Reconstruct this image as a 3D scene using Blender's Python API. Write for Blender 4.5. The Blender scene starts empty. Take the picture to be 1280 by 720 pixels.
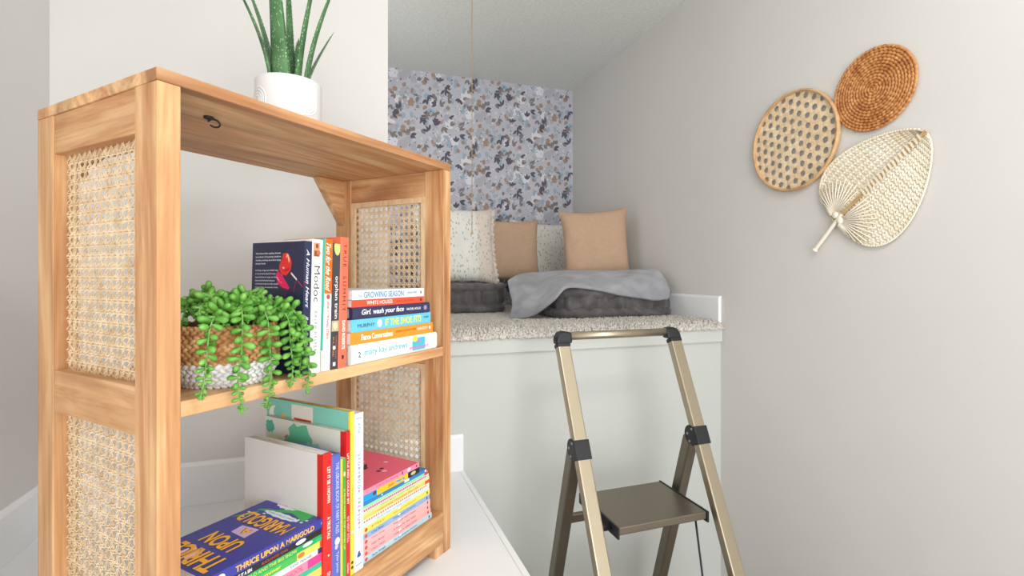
import bpy, math, random
from mathutils import Vector, Matrix, noise
C = bpy.context.scene.collection
PI = math.pi
random.seed(7)
# ------------------------------------------------------------------ measured geometry
F, CX, CY, YAW = 624.48, 640.0, 344.35, 0.32943      # focal length (px of 1280), principal point, camera yaw
EYE = 1.32                                           # camera height above the floor
def ray(u, v):
    x, z = (u-CX)/F, (CY-v)/F
    c, s = math.cos(YAW), math.sin(YAW)
    return Vector((x*c+s, -x*s+c, z))
def onY(u, v, Y): r = ray(u, v); r = r*(Y/r.y); return Vector((r.x, r.y, r.z+EYE))
def onX(u, v, X): r = ray(u, v); r = r*(X/r.x); return Vector((r.x, r.y, r.z+EYE))
TH = math.radians(42.7235)                           # the bookcase stands at this angle to the walls
LX, LY = Vector((math.cos(TH), math.sin(TH), 0)), Vector((-math.sin(TH), math.cos(TH), 0))
SO = Vector((-.219, .738, 0))                        # its front left corner
def sw(t, d, z): return SO + LX*t + LY*d + Vector((0, 0, z+EYE))      # bookcase coordinates -> world
def sd(u, v, d):                                     # sight line met with the plane at depth d of the bookcase
    r = ray(u, v); k = (SO.dot(LY)+d)/r.dot(LY); p = r*k
    return ((p-SO).dot(LX), d, p.z)
ZB = -.549; ZM = -.165; ZT = .263; ZG = -.645; LEN = .632; DEP = .35   # bottom shelf, middle shelf, top, ledge

# ------------------------------------------------------------------ materials
def lin(c):
    return tuple(((x/255)/12.92 if x/255 <= .04045 else ((x/255+.055)/1.055)**2.4) for x in c)
MATS = {}
def mat(name, rgb, rough=.6, metal=0, spec=.5, coat=0):
    if name in MATS: return MATS[name]
    m = bpy.data.materials.new(name); m.use_nodes = True
    b = m.node_tree.nodes['Principled BSDF']
    b.inputs['Base Color'].default_value = (*lin(rgb), 1)
    b.inputs['Roughness'].default_value = rough; b.inputs['Metallic'].default_value = metal
    b.inputs['Specular IOR Level'].default_value = spec; b.inputs['Coat Weight'].default_value = coat
    MATS[name] = m; return m
def nodes(m): return m.node_tree.nodes, m.node_tree.links, m.node_tree.nodes['Principled BSDF']
def noisy(name, stops, scale=(1,1,1), nscale=5, detail=4, rough=.6, bump=0, bscale=60, bdist=.001, coord='Object', metal=0, spec=.5, distort=0, bdetail=3):
    if name in MATS: return MATS[name]
    m = mat(name, stops[0][1], rough, metal, spec); N, L, B = nodes(m)
    tc = N.new('ShaderNodeTexCoord'); mp = N.new('ShaderNodeMapping'); mp.inputs['Scale'].default_value = scale
    L.new(tc.outputs[coord], mp.inputs['Vector'])
    nz = N.new('ShaderNodeTexNoise'); nz.inputs['Scale'].default_value = nscale; nz.inputs['Detail'].default_value = detail
    nz.inputs['Distortion'].default_value = distort
    L.new(mp.outputs[0], nz.inputs['Vector'])
    cr = N.new('ShaderNodeValToRGB'); e = cr.color_ramp.elements
    while len(e) < len(stops): e.new(.5)
    for k, (p, c) in enumerate(stops): e[k].position = p; e[k].color = (*lin(c), 1)
    L.new(nz.outputs['Fac'], cr.inputs[0]); L.new(cr.outputs[0], B.inputs['Base Color'])
    if bump:
        n2 = N.new('ShaderNodeTexNoise'); n2.inputs['Scale'].default_value = bscale; n2.inputs['Detail'].default_value = bdetail
        L.new(tc.outputs[coord], n2.inputs['Vector'])
        bp = N.new('ShaderNodeBump'); bp.inputs['Strength'].default_value = bump; bp.inputs['Distance'].default_value = bdist
        L.new(n2.outputs['Fac'], bp.inputs['Height']); L.new(bp.outputs[0], B.inputs['Normal'])
    return m
def wood(name, axis, tone=((.28,(144,92,54)), (.42,(194,140,94)), (.55,(220,176,128)), (.72,(238,202,154))), boards=None):
    """acacia: long soft grain, a few dark heart streaks and pin knots"""
    m = mat(name, (206,146,92), .48, 0, .35); N, L, B = nodes(m)
    tc = N.new('ShaderNodeTexCoord'); oi = N.new('ShaderNodeObjectInfo')
    off = N.new('ShaderNodeVectorMath'); off.operation = 'SCALE'; off.inputs[0].default_value = (3.1, 2.3, 4.7)
    L.new(oi.outputs['Random'], off.inputs['Scale'])
    ad = N.new('ShaderNodeVectorMath'); ad.operation = 'ADD'
    L.new(tc.outputs['Object'], ad.inputs[0]); L.new(off.outputs[0], ad.inputs[1])
    vec = ad.outputs[0]
    def mapped(along, across):
        mp = N.new('ShaderNodeMapping'); s = [across]*3; s[axis] = along; mp.inputs['Scale'].default_value = s
        L.new(vec, mp.inputs['Vector']); return mp.outputs[0]
    n1 = N.new('ShaderNodeTexNoise'); n1.inputs['Scale'].default_value = 1; n1.inputs['Detail'].default_value = 6; n1.inputs['Roughness'].default_value = .62; n1.inputs['Distortion'].default_value = 1.6
    L.new(mapped(1.6, 17), n1.inputs['Vector'])
    n2 = N.new('ShaderNodeTexNoise'); n2.inputs['Scale'].default_value = 1; n2.inputs['Detail'].default_value = 3
    L.new(mapped(5, 210), n2.inputs['Vector'])
    mx = N.new('ShaderNodeMix'); mx.data_type = 'FLOAT'; mx.inputs[0].default_value = .22
    L.new(n1.outputs['Fac'], mx.inputs[2]); L.new(n2.outputs['Fac'], mx.inputs[3])
    cr = N.new('ShaderNodeValToRGB'); e = cr.color_ramp.elements
    while len(e) < len(tone): e.new(.5)
    for k, (p, c) in enumerate(tone): e[k].position = p; e[k].color = (*lin(c), 1)
    L.new(mx.outputs[0], cr.inputs[0])
    n3 = N.new('ShaderNodeTexNoise'); n3.inputs['Scale'].default_value = 1; n3.inputs['Detail'].default_value = 2; n3.inputs['Distortion'].default_value = 1.2
    L.new(mapped(1.1, 13), n3.inputs['Vector'])
    c3 = N.new('ShaderNodeValToRGB'); c3.color_ramp.elements[0].position = .55; c3.color_ramp.elements[0].color = (0,0,0,1)
    c3.color_ramp.elements[1].position = .70; c3.color_ramp.elements[1].color = (.75,.75,.75,1)
    L.new(n3.outputs['Fac'], c3.inputs[0])
    m2 = N.new('ShaderNodeMix'); m2.data_type = 'RGBA'
    L.new(c3.outputs[0], m2.inputs[0]); L.new(cr.outputs[0], m2.inputs[6]); m2.inputs[7].default_value = (*lin((132,80,48)), 1)
    n4 = N.new('ShaderNodeTexNoise'); n4.inputs['Scale'].default_value = 1; n4.inputs['Detail'].default_value = 3; n4.inputs['Distortion'].default_value = 2.2
    L.new(mapped(2.2, 9), n4.inputs['Vector'])
    c4 = N.new('ShaderNodeValToRGB'); c4.color_ramp.elements[0].position = .42; c4.color_ramp.elements[0].color = (.42,.42,.42,1); c4.color_ramp.elements[1].position = .60; c4.color_ramp.elements[1].color = (0,0,0,1)
    L.new(n4.outputs['Fac'], c4.inputs[0]); m4 = N.new('ShaderNodeMix'); m4.data_type = 'RGBA'
    L.new(c4.outputs[0], m4.inputs[0]); L.new(m2.outputs[2], m4.inputs[6]); m4.inputs[7].default_value = (*lin((176,120,78)), 1)
    out = m4.outputs[2]
    if boards is not None:                            # glued-up boards of slightly different tone
        sp = N.new('ShaderNodeSeparateXYZ'); L.new(tc.outputs['Object'], sp.inputs[0])
        mu = N.new('ShaderNodeMath'); mu.operation = 'MULTIPLY'; mu.inputs[1].default_value = 1/boards[1]; L.new(sp.outputs[boards[0]], mu.inputs[0])
        fl = N.new('ShaderNodeMath'); fl.operation = 'FLOOR'; L.new(mu.outputs[0], fl.inputs[0])
        wn = N.new('ShaderNodeTexWhiteNoise'); wn.noise_dimensions = '1D'; L.new(fl.outputs[0], wn.inputs['W'])
        mr = N.new('ShaderNodeMapRange'); mr.inputs[3].default_value = .94; mr.inputs[4].default_value = 1.16; L.new(wn.outputs['Value'], mr.inputs[0])
        m3 = N.new('ShaderNodeVectorMath'); m3.operation = 'SCALE'; L.new(out, m3.inputs[0]); L.new(mr.outputs[0], m3.inputs['Scale'])
        out = m3.outputs[0]
    L.new(out, B.inputs['Base Color'])
    return m
WX, WY, WZ = wood('acacia along shelf', 0), wood('acacia across shelf', 1), wood('acacia upright', 2)
WTOP = wood('acacia glued boards', 0, boards=(1, .058))
CANE = noisy('split cane', [(.3,(216,186,146)), (.6,(240,216,182))], nscale=40, rough=.45)
BATTEN = noisy('pale batten wood', [(.3,(214,178,138)), (.7,(236,206,166))], (6,6,1.5), 20, rough=.55)
WALLP = noisy('greige wall paint', [(.3,(219,217,214)), (.7,(222,220,217))], nscale=3, rough=.75, bump=.12, bscale=180, bdist=.0006, spec=.25)
WHITE = noisy('white trim paint', [(.3,(240,241,243)), (.7,(244,245,247))], nscale=4, rough=.42, spec=.4)
PANELM = noisy('pale panel paint', [(.3,(201,204,200)), (.7,(204,207,203))], nscale=2, rough=.6, bump=.1, bscale=150, bdist=.0005, spec=.3)
CEILM = noisy('textured ceiling paint', [(.3,(222,225,221)), (.7,(236,238,235))], nscale=90, rough=.9, bump=.7, bscale=130, bdist=.004, spec=.1)
FLOORM = noisy('grey floor boards', [(.3,(150,140,128)), (.7,(176,166,152))], (1,9,1), 6, rough=.5)
BRONZE = mat('champagne anodised aluminium', (182,170,148), .36, .88)
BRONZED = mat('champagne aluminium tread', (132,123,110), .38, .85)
BLACKP = mat('black plastic', (30,31,36), .45)
STEEL = mat('zinc rivet', (210,210,212), .3, .9)
PAGE = noisy('book page edges', [(.35,(226,220,206)), (.65,(242,238,228))], (1,1,1), 200, rough=.8)
PAGEW = noisy('white page edges', [(.35,(236,234,230)), (.65,(248,247,244))], (1,1,1), 200, rough=.8)
def ink(rgb): return mat('print %d %d %d' % rgb, rgb, .35, 0, .45)

# ------------------------------------------------------------------ mesh builder
FONT_CACHE = {}
def glyphs(s, bold=0, shear=0, spacing=1):
    k = (s, bold, shear, spacing)
    if k in FONT_CACHE: return FONT_CACHE[k]
    def raw(off):
        cu = bpy.data.curves.new('t', 'FONT'); cu.body = s; cu.size = 1; cu.offset = off; cu.shear = shear; cu.space_character = spacing
        cu.resolution_u = 3
        o = bpy.data.objects.new('t', cu); C.objects.link(o)
        dg = bpy.context.evaluated_depsgraph_get(); ev = o.evaluated_get(dg); me = ev.to_mesh()
        vs = [(v.co.x, v.co.y) for v in me.vertices]; fs = [tuple(p.vertices) for p in me.polygons]
        ev.to_mesh_clear(); bpy.data.objects.remove(o); bpy.data.curves.remove(cu)
        par = list(range(len(vs)))
        def find(i):
            while par[i] != i: par[i] = par[par[i]]; i = par[i]
            return i
        for f in fs:
            for i in f[1:]: par[find(i)] = find(f[0])
        isl = {}
        for f in fs: isl.setdefault(find(f[0]), []).append([vs[i] for i in f])
        def ar(ps): return sum(abs(sum(p[i-1][0]*p[i][1]-p[i][0]*p[i-1][1] for i in range(len(p))))/2 for p in ps)
        return sorted(((min(x for p in ps for x, y in p)+max(x for p in ps for x, y in p), ar(ps), ps) for ps in isl.values()), key=lambda t: t[0])
    A = raw(min(bold, 0))
    if bold > 0:                                     # thickening fails on a few letters: keep those as drawn
        B_ = raw(bold); out = []
        for cx, ar_, ps in A:
            c_ = [t for t in B_ if abs(t[0]-cx) < .03 and ar_*1.01 < t[1] < ar_*(1.35+bold*22)]
            out.append((cx, ar_, min(c_, key=lambda t: abs(t[0]-cx))[2] if c_ else ps))
        A = out
    vs = []; fs = []
    for _, _, ps in A:
        for p in ps: fs.append(tuple(range(len(vs), len(vs)+len(p)))); vs += p
    x0 = min(v[0] for v in vs); x1 = max(v[0] for v in vs); y0 = min(v[1] for v in vs); y1 = max(v[1] for v in vs)
    r = ([((x-x0)/(x1-x0), (y-y0)/(y1-y0)) for x, y in vs], fs, (x1-x0)/(y1-y0))
    FONT_CACHE[k] = r; return r
class MB:
    def __init__(s): s.v = []; s.f = []; s.m = []; s.mats = []; s.sm = []; s.M = None
    def mi(s, m):
        if m not in s.mats: s.mats.append(m)
        return s.mats.index(m)
    def add(s, vs, fs, m, smooth=False):
        n = len(s.v)
        vs = [Vector(p) for p in vs]
        if s.M is not None: vs = [s.M @ p for p in vs]
        s.v += vs; k = s.mi(m)
        for f in fs: s.f.append(tuple(i+n for i in f)); s.m.append(k); s.sm.append(smooth)
    def box(s, a, b, m):
        x0,y0,z0 = a; x1,y1,z1 = b
        s.add([(x0,y0,z0),(x1,y0,z0),(x1,y1,z0),(x0,y1,z0),(x0,y0,z1),(x1,y0,z1),(x1,y1,z1),(x0,y1,z1)],
              [(0,3,2,1),(4,5,6,7),(0,1,5,4),(1,2,6,5),(2,3,7,6),(3,0,4,7)], m)
    def prism(s, pts, z0, z1, m, f3=None):
        """polygon pts (2D) extruded; f3 maps (x,y,z) to space"""
        f3 = f3 or (lambda x, y, z: (x, y, z)); n = len(pts)
        s.add([f3(x,y,z0) for x,y in pts]+[f3(x,y,z1) for x,y in pts],
              [tuple(range(n))[::-1], tuple(range(n,2*n))]+[(i,(i+1)%n,n+(i+1)%n,n+i) for i in range(n)], m)
    def poly(s, pts, m): s.add(pts, [tuple(range(len(pts)))], m)
    def tube(s, pts, r, m, n=8, caps=True, up=None, flat=1.0, smooth=True):
        pts = [Vector(p) for p in pts]; rs = r if isinstance(r, (list, tuple)) else [r]*len(pts)
        vs = []; fs = []; prev = None
        for i, p in enumerate(pts):
            t = (pts[min(i+1,len(pts)-1)]-pts[max(i-1,0)]).normalized()
            if prev is None:
                a = Vector(up) if up else (Vector((0,0,1)) if abs(t.z) < .9 else Vector((1,0,0)))
                nrm = (a - t*a.dot(t)).normalized()
            else: nrm = (prev - t*prev.dot(t)).normalized()
            prev = nrm; b = t.cross(nrm)
            for k in range(n):
                w = 2*PI*k/n; vs.append(p + nrm*(math.cos(w)*rs[i]*flat) + b*(math.sin(w)*rs[i]))
        for i in range(len(pts)-1):
            for k in range(n):
                q = (k+1)%n; fs.append((i*n+k, i*n+q, (i+1)*n+q, (i+1)*n+k))
        if caps: fs.append(tuple(range(n))[::-1]); fs.append(tuple(range((len(pts)-1)*n, len(pts)*n)))
        s.add(vs, fs, m, smooth)
    def lathe(s, prof, m, n=48, center=(0,0,0), smooth=True, f=None):
        cx,cy,cz = center; vs = []; fs = []
        for r, z in prof:
            for k in range(n):
                a = 2*PI*k/n; rr = r*(f(a,z) if f else 1); vs.append((cx+rr*math.cos(a), cy+rr*math.sin(a), cz+z))
        for i in range(len(prof)-1):
            for k in range(n):
                q = (k+1)%n; fs.append((i*n+k, i*n+q, (i+1)*n+q, (i+1)*n+k))
        s.add(vs, fs, m, smooth)
    def ball(s, c, rx, ry, rz, m, n=8, k=5, R=None):
        vs = []; fs = []; c = Vector(c)
        for i in range(k+1):
            th = PI*i/k
            for j in range(n):
                ph = 2*PI*j/n; p = Vector((rx*math.sin(th)*math.cos(ph), ry*math.sin(th)*math.sin(ph), rz*math.cos(th)))
                vs.append(c + (R @ p if R else p))
        for i in range(k):
            for j in range(n):
                q = (j+1)%n; fs.append((i*n+j, (i+1)*n+j, (i+1)*n+q, i*n+q))
        s.add(vs, fs, m, True)
    def grid(s, fn, nu, nv, m, smooth=True):
        s.add([fn(i/nu, j/nv) for i in range(nu+1) for j in range(nv+1)],
              [(i*(nv+1)+j, (i+1)*(nv+1)+j, (i+1)*(nv+1)+j+1, i*(nv+1)+j+1) for i in range(nu) for j in range(nv)], m, smooth)
    def ribbon(s, pts, nrm, w, th, m):
        """flat strip following pts, half width w across, thickness th along nrm"""
        pts = [Vector(p) for p in pts]; nrm = Vector(nrm); vs = []; fs = []
        for i, p in enumerate(pts):
            t = (pts[min(i+1,len(pts)-1)]-pts[max(i-1,0)]).normalized(); b = t.cross(nrm).normalized()
            for a, c in ((-w,-th),(w,-th),(w,th),(-w,th)): vs.append(p+b*a+nrm*c)
        for i in range(len(pts)-1):
            for k in range(4):
                q = (k+1)%4; fs.append((i*4+k, i*4+q, i*4+4+q, i*4+4+k))
        fs.append((3,2,1,0)); e = (len(pts)-1)*4; fs.append((e,e+1,e+2,e+3))
        s.add(vs, fs, m)
    def text(s, txt, o, U, V, w, h, m, bold=.012, shear=0, spacing=1, fn=None):
        """lettering filling the rectangle o + a*U*w + b*V*h"""
        vs, fs, asp = glyphs(txt, bold, shear, spacing); o, U, V = Vector(o), Vector(U), Vector(V)
        s.add([fn(a, b) if fn else o+U*(a*w)+V*(b*h) for a, b in vs], fs, m)
    def build(s, name, parent=None, loc=None, rz=0, bevel=0, subsurf=0, seg=2):
        me = bpy.data.meshes.new(name); me.from_pydata([tuple(p) for p in s.v], [], s.f)
        for m in s.mats: me.materials.append(m)
        me.polygons.foreach_set('material_index', s.m); me.polygons.foreach_set('use_smooth', s.sm); me.update()
        o = bpy.data.objects.new(name, me); C.objects.link(o)
        if parent: o.parent = parent
        if loc is not None: o.location = loc
        o.rotation_euler.z = rz
        if bevel:
            b = o.modifiers.new('edge', 'BEVEL'); b.width = bevel; b.segments = seg; b.limit_method = 'ANGLE'; b.angle_limit = .7
        if subsurf:
            b = o.modifiers.new('sub', 'SUBSURF'); b.levels = subsurf; b.render_levels = subsurf
        return o
def tag(o, label, cat, group=None, kind=None):
    if label: o['label'] = label
    if cat: o['category'] = cat
    if group: o['group'] = group
    if kind: o['kind'] = kind
    return o
def thing(name, label, cat, loc, rot=None, group=None):
    o = bpy.data.objects.new(name, None); o.empty_display_size = .05; C.objects.link(o); o.location = loc
    if rot is not None:
        if isinstance(rot, Matrix): o.rotation_euler = rot.to_euler()
        else: o.rotation_euler = (0, 0, rot)
    return tag(o, label, cat, group)
def struct(mb, name, **k):
    o = mb.build(name, **k); o['kind'] = 'structure'; return o
def Z(z): return z+EYE

# ------------------------------------------------------------------ the room
XL, XR, YB, YN, XW = -.721, 1.441, 1.626, 2.98, .14    # left wall, right wall, back wall plane, nook back, edge of back wall
XE, ZC, ZP = .385, 1.212, -.2125                       # ledge edge, ceiling, platform edge under the carpet
YF = -2.3
def slab(name, a, b, m, **k):
    q = MB(); q.box(a, b, m); return struct(q, name, **k)
slab('floor', (XL-.1, YF-.1, -.08), (XR+.1, YB+.1, 0), FLOORM)
slab('wall_left', (XL-.1, YF-.1, 0), (XL, YB, Z(ZC)), WALLP)
slab('wall_right', (XR, YF-.1, 0), (XR+.1, YN+.1, Z(ZC)), WALLP)
slab('wall_back', (XL-.1, YB, 0), (XW, YB+.11, Z(ZC)), WALLP)
slab('wall_near', (XL-.1, YF-.1, 0), (XR+.1, YF, Z(ZC)), WALLP)
slab('ceiling', (XL-.1, YF-.1, Z(ZC)), (XR+.1, YN+.1, Z(ZC)+.08), CEILM)
slab('wall_platform', (XW, YB, 0), (XR, YB+.05, Z(ZP-.01)), PANELM)
q = MB(); q.box((XW, YB+.05, Z(ZP)-.06), (XR, YN, Z(-.20)), WHITE); struct(q, 'floor_nook')
slab('wall_nook_left', (-.42, YB+.11, Z(-.3)), (-.32, YN+.1, Z(ZC)), WALLP)
slab('floor_nook_side', (-.32, YB+.11, Z(ZP)-.06), (XW, YN, Z(-.20)), WHITE)
q = MB(); q.box((XW+.002, YB-.012, Z(-.264)), (XR-.001, YB+.03, Z(ZP)), PANELM); struct(q, 'trim_platform', bevel=.0015)
# white ledge (boxed-in bulkhead) that carries the bookcase, with a narrow edge strip
slab('ledge', (XL, -.95, 0), (XE-.016, YB, Z(ZG)), WHITE)
q = MB()
q.box((XE-.0150, .93, Z(ZG)-.09), (XE, YB, Z(ZG)), WHITE); q.box((XE-.0150, -.95, Z(ZG)-.09), (XE, .924, Z(ZG)), WHITE); struct(q, 'trim_ledge', bevel=.001)
def baseboard(name, a, b, h, inward, z0):
    """board with an eased top along the wall line a-b (2D)"""
    a, b, n = Vector(a), Vector(b), Vector(inward); q = MB(); t = .014
    prof = [(0,0),(t,0),(t,h-.010),(t-.005,h-.002),(t-.008,h),(0,h)]
    vs = [Vector((p.x+n.x*x, p.y+n.y*x, z0+z)) for p in (a, b) for x, z in prof]; k = len(prof)
    q.add(vs, [tuple(range(k)), tuple(range(k,2*k))[::-1]]+[(i,k+i,k+(i+1)%k,(i+1)%k) for i in range(k)], WHITE)
    return struct(q, name, bevel=.0008)
baseboard('baseboard_back', (XL, YB), (XE-.003, YB), .120, (0,-1), Z(ZG))
baseboard('baseboard_left', (XL, -.95), (XL, YB-.014), .120, (1,0), Z(ZG))
baseboard('baseboard_right', (XR, YF), (XR, YB-.001), .115, (-1,0), 0)
baseboard('baseboard_nook', (XR, YB-.003), (XR, YN-.002), .110, (-1,0), Z(-.192))

# wallpaper of the nook's back wall: one printed sheet, motifs as shapes in its mesh
PAPER = noisy('wallpaper ground', [(.3,(192,192,202)), (.7,(204,204,214))], nscale=9, rough=.8, spec=.2)
WC = dict(slate=mat('wallpaper slate', (96,94,108), .8), mole=mat('wallpaper mole', (136,128,128), .8), tan=mat('wallpaper tan', (170,146,132), .8), sky=mat('wallpaper blue', (160,182,200), .8),
          pale=mat('wallpaper pale grey', (182,182,192), .8), white=mat('wallpaper white', (226,226,234), .8), rust=mat('wallpaper brown', (138,110,92), .8))
q = MB(); q.box((-.42, YN, Z(-.3)), (XR+.1, YN+.1, Z(ZC)), PAPER)
rw = random.Random(3); TW, TH2 = .46, .40; lay = [0]
def put(x, z, pts, m):                       # a motif of the repeat, drawn at each place of the repeat
    lay[0] += 1; y = YN - .0004 - lay[0]*2.2e-6
    for i in range(-1, 4):
        for k in range(-1, 4):
            P = [(-.32+i*TW+x+px, Z(-.2)+k*TH2+z+pz+(TH2/2 if i % 2 else 0)) for px, pz in pts]
            cx_, cz_ = sum(a for a, b in P)/len(P), sum(b for a, b in P)/len(P)
            if -.31 < cx_ < XR-.001 and Z(-.19) < cz_ < Z(ZC)-.001: q.poly([(min(XR-.001, max(-.315, a)), y, min(Z(ZC)-.001, max(Z(-.195), b))) for a, b in P][::-1], m)
def leafshape(L, w, a, x0=0, z0=0):
    ca, sa = math.cos(a), math.sin(a); pts = []
    for s_, sg in ((0,1),(.25,1),(.5,1),(.78,1),(1,1),(.78,-1),(.5,-1),(.25,-1)):
        u, v = L*s_, sg*w*math.sin(PI*min(1,s_*.94+.03))**.8; pts.append((x0+u*ca-v*sa, z0+u*sa+v*ca))
    return pts
def disc(r, n=12, wob=0): return [(r*(1+wob*math.sin(5*2*PI*k/n))*math.cos(2*PI*k/n), r*(1+wob*math.sin(5*2*PI*k/n))*math.sin(2*PI*k/n)) for k in range(n)]
for _ in range(26): put(rw.random()*TW, rw.random()*TH2, disc(rw.uniform(.016,.03), 20, .10), WC[rw.choice(['pale','tan','white','white','sky','pale'])])
for _ in range(210): put(rw.random()*TW, rw.random()*TH2, leafshape(rw.uniform(.012,.024), rw.uniform(.002,.004), rw.random()*6.3), WC[rw.choice(['white','white','mole','sky','pale','slate','white'])])
for _ in range(16): put(rw.random()*TW, rw.random()*TH2, leafshape(rw.uniform(.04,.055), rw.uniform(.010,.014), 1.57+rw.uniform(-.4,.4)), WC['sky'])
for _ in range(20): put(rw.random()*TW, rw.random()*TH2, disc(rw.uniform(.010,.016), 14, .12), WC[rw.choice(['tan','tan','tan','pale'])])
for _ in range(22): put(rw.random()*TW, rw.random()*TH2, leafshape(rw.uniform(.025,.04), rw.uniform(.009,.013), rw.random()*6.3), WC[rw.choice(['tan','pale','tan','mole'])])
for _ in range(46):                           # sprigs of dark leaves
    x, z, a = rw.random()*TW, rw.random()*TH2, rw.random()*6.3; m = WC[rw.choice(['slate','slate','mole','mole','pale'])]
    for k in range(rw.choice([2,3,3])): put(x, z, leafshape(rw.uniform(.026,.042), rw.uniform(.0062,.0092), a+(k-1)*.75, rw.uniform(-.004,.004), rw.uniform(-.004,.004)), m)
for _ in range(46): put(rw.random()*TW, rw.random()*TH2, disc(.0028, 8), WC[rw.choice(['slate','mole','tan'])])
struct(q, 'wall_nook_back')

# carpet of the nook: looped pile, rolled over the front edge
CARP = noisy('oatmeal carpet', [(.25,(158,150,140)), (.5,(212,206,198)), (.75,(236,232,226))], nscale=150, detail=3, rough=.95, bump=.8, bscale=260, bdist=.004, spec=.05)
q = MB()
def carpet(u, v):
    x = -.31+u*(XR-.002+.31) if False else XW+.003+u*(XR-.004-XW)
    s_ = v*1.42
    if s_ < .05:                               # the roll over the platform edge
        a = s_/.05*PI/2; y = YB-.010-.012*math.cos(a*1.0)+.012*0+.0; y = YB+.022-.040*math.cos(a); z = -.212+.028*math.sin(a)
    else: y = YB+.022+(s_-.05)*(YN-.004-YB-.022)/1.37; z = -.184
    w = .0045*noise.noise(Vector((x*60, y*60+z*60, 1)))+.003*noise.noise(Vector((x*140, y*140+z*140, 3)))
    return (x, y-(w if s_ < .05 else 0), Z(z)+(w if s_ > .02 else 0)*.8)
q.grid(carpet, 150, 150, CARP)
rc = random.Random(5)
for _ in range(5200):                          # loops of pile along the visible front band
    x = rc.uniform(XW+.15, XR-.01); s_ = rc.random()**1.6*.30
    if s_ < .06: a = s_/.06*PI/2; y = YB+.022-.042*math.cos(a); z = -.212+.029*math.sin(a)
    else: y = YB+.022+(s_-.06); z = -.183
    R = Matrix.Rotation(rc.random()*6.3, 3, 'Z') @ Matrix.Rotation(rc.uniform(-.7,.7), 3, 'X')
    q.ball((x, y, Z(z)+rc.uniform(-.001,.003)), .0036, .0036, rc.uniform(.005,.008), CARP, 6, 4, R)
tag(q.build('carpet'), 'oatmeal looped carpet covering the raised nook platform', 'carpet', kind='stuff')

# ------------------------------------------------------------------ the bookcase
case = thing('bookcase', 'acacia wood bookcase with cane side panels standing on the white ledge', 'bookcase', sw(0,0,0)-Vector((0,0,EYE))+Vector((0,0,Z(ZG))), TH)
def lz(z): return z-ZG                           # bookcase z -> its local z
def wpart(name, a, b, m, bevel=.0012, parent=case):
    q = MB(); q.box((a[0],a[1],lz(a[2])), (b[0],b[1],lz(b[2])), m); return q.build(name, parent, bevel=bevel)
PT, PD = .0285, .054                             # post: width along the front, depth
wpart('top_board', (-.0005, -.0005, .2465), (LEN+.0005, DEP+.0005, ZT), WTOP)
for x0 in (0, LEN-PT):
    wpart('post', (x0, 0, ZG), (x0+PT, PD, .2463), WZ)
    wpart('post', (x0, DEP-PD, ZG), (x0+PT, DEP, .2463), WZ)
    s0 = x0+.002
    wpart('side_rail', (s0, PD, .187), (s0+PT-.004, DEP-PD, .2463), WY)
    wpart('side_rail', (s0, PD, -.210), (s0+PT-.004, DEP-PD, -.146), WY)
    wpart('side_rail', (s0, PD, -.621), (s0+PT-.004, DEP-PD, ZB), WY)
wpart('middle_shelf', (PT, .001, -.186), (LEN-PT, DEP-.001, ZM), wood('acacia shelf boards', 0, boards=(1,.07)))
wpart('bottom_shelf', (PT, .018, ZB-.018), (LEN-PT, DEP-.001, ZB-.0002), WX)
wpart('front_rail', (PT, .0005, -.621), (LEN-PT+.0005, .018, ZB), WX)
wpart('back_rail', (PT, DEP-.02, -.621), (LEN-PT, DEP-.002, ZB-.018), WX)
for s_ in (0, 1):
    a, b = (PT, PT+.030) if s_ == 0 else (LEN-PT-.030, LEN-PT)
    wpart('foot_block', (a, .0008, ZG), (b, PD, -.6212), WZ)
for s_ in (0, 1):                                 # triangular braces under the top at the back
    x = PT if s_ == 0 else LEN-PT; g = 1 if s_ == 0 else -1; q = MB()
    q.prism([(x, lz(.2460)), (x+g*.082, lz(.2460)), (x+g*.074, lz(.2335)), (x, lz(.130))] if g > 0 else [(x, lz(.2460)), (x, lz(.130)), (x-.074, lz(.2335)), (x-.082, lz(.2460))], DEP-.030, DEP-.008, WX, lambda x, y, z: (x, z, y))
    q.build('corner_brace', case, bevel=.001)
def cane_panel(tc, z0, z1, outward):
    q = MB(); p = .0163; d0, d1 = PD-.006, DEP-PD+.006; th = .00042; amp = .0011
    def P(d, z, o): return Vector((tc+outward*o, d, lz(z)))
    N = Vector((1,0,0)); kd0 = math.floor(d0/p); cz = z0
    nd = int((d1-d0)/p)+1; nz = int((z1-z0)/p)+1; od = (d0+d1)/2-nd*p/2; oz = (z0+z1)/2-nz*p/2
    for i in range(nd+1):
        for s_ in (-1, 1):
            d = od+i*p+s_*.0019
            if d0 < d < d1: q.ribbon([P(d, z0+(z1-z0)*k/(nz*4), amp*math.sin(2*PI*(z0+(z1-z0)*k/(nz*4)-oz)/p+i*PI)) for k in range(nz*4+1)], N, .00082, th, CANE)
    for j in range(nz+1):
        for s_ in (-1, 1):
            z = oz+j*p+s_*.0019
            if z0 < z < z1: q.ribbon([P(d0+(d1-d0)*k/(nd*4), z, .0004-amp*math.sin(2*PI*(d0+(d1-d0)*k/(nd*4)-od)/p+j*PI)) for k in range(nd*4+1)], N, .00082, th, CANE)
    for g in (1, -1):
        for k in range(-nz-2, nd+nz+3):
            c = (k+.5)*p; pts = []
            n = int((z1-z0)/(p/4))
            for i in range(n+1):
                z = z0+(z1-z0)*i/n; d = od+c-g*(z-oz)
                if d0 <= d <= d1: pts.append(P(d, z, .0011*g+.0009*math.sin(4*PI*(z-oz)/p)))
            if len(pts) > 2: q.ribbon(pts, N, .00080, th, CANE)
    return q.build('cane_panel', case)
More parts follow.
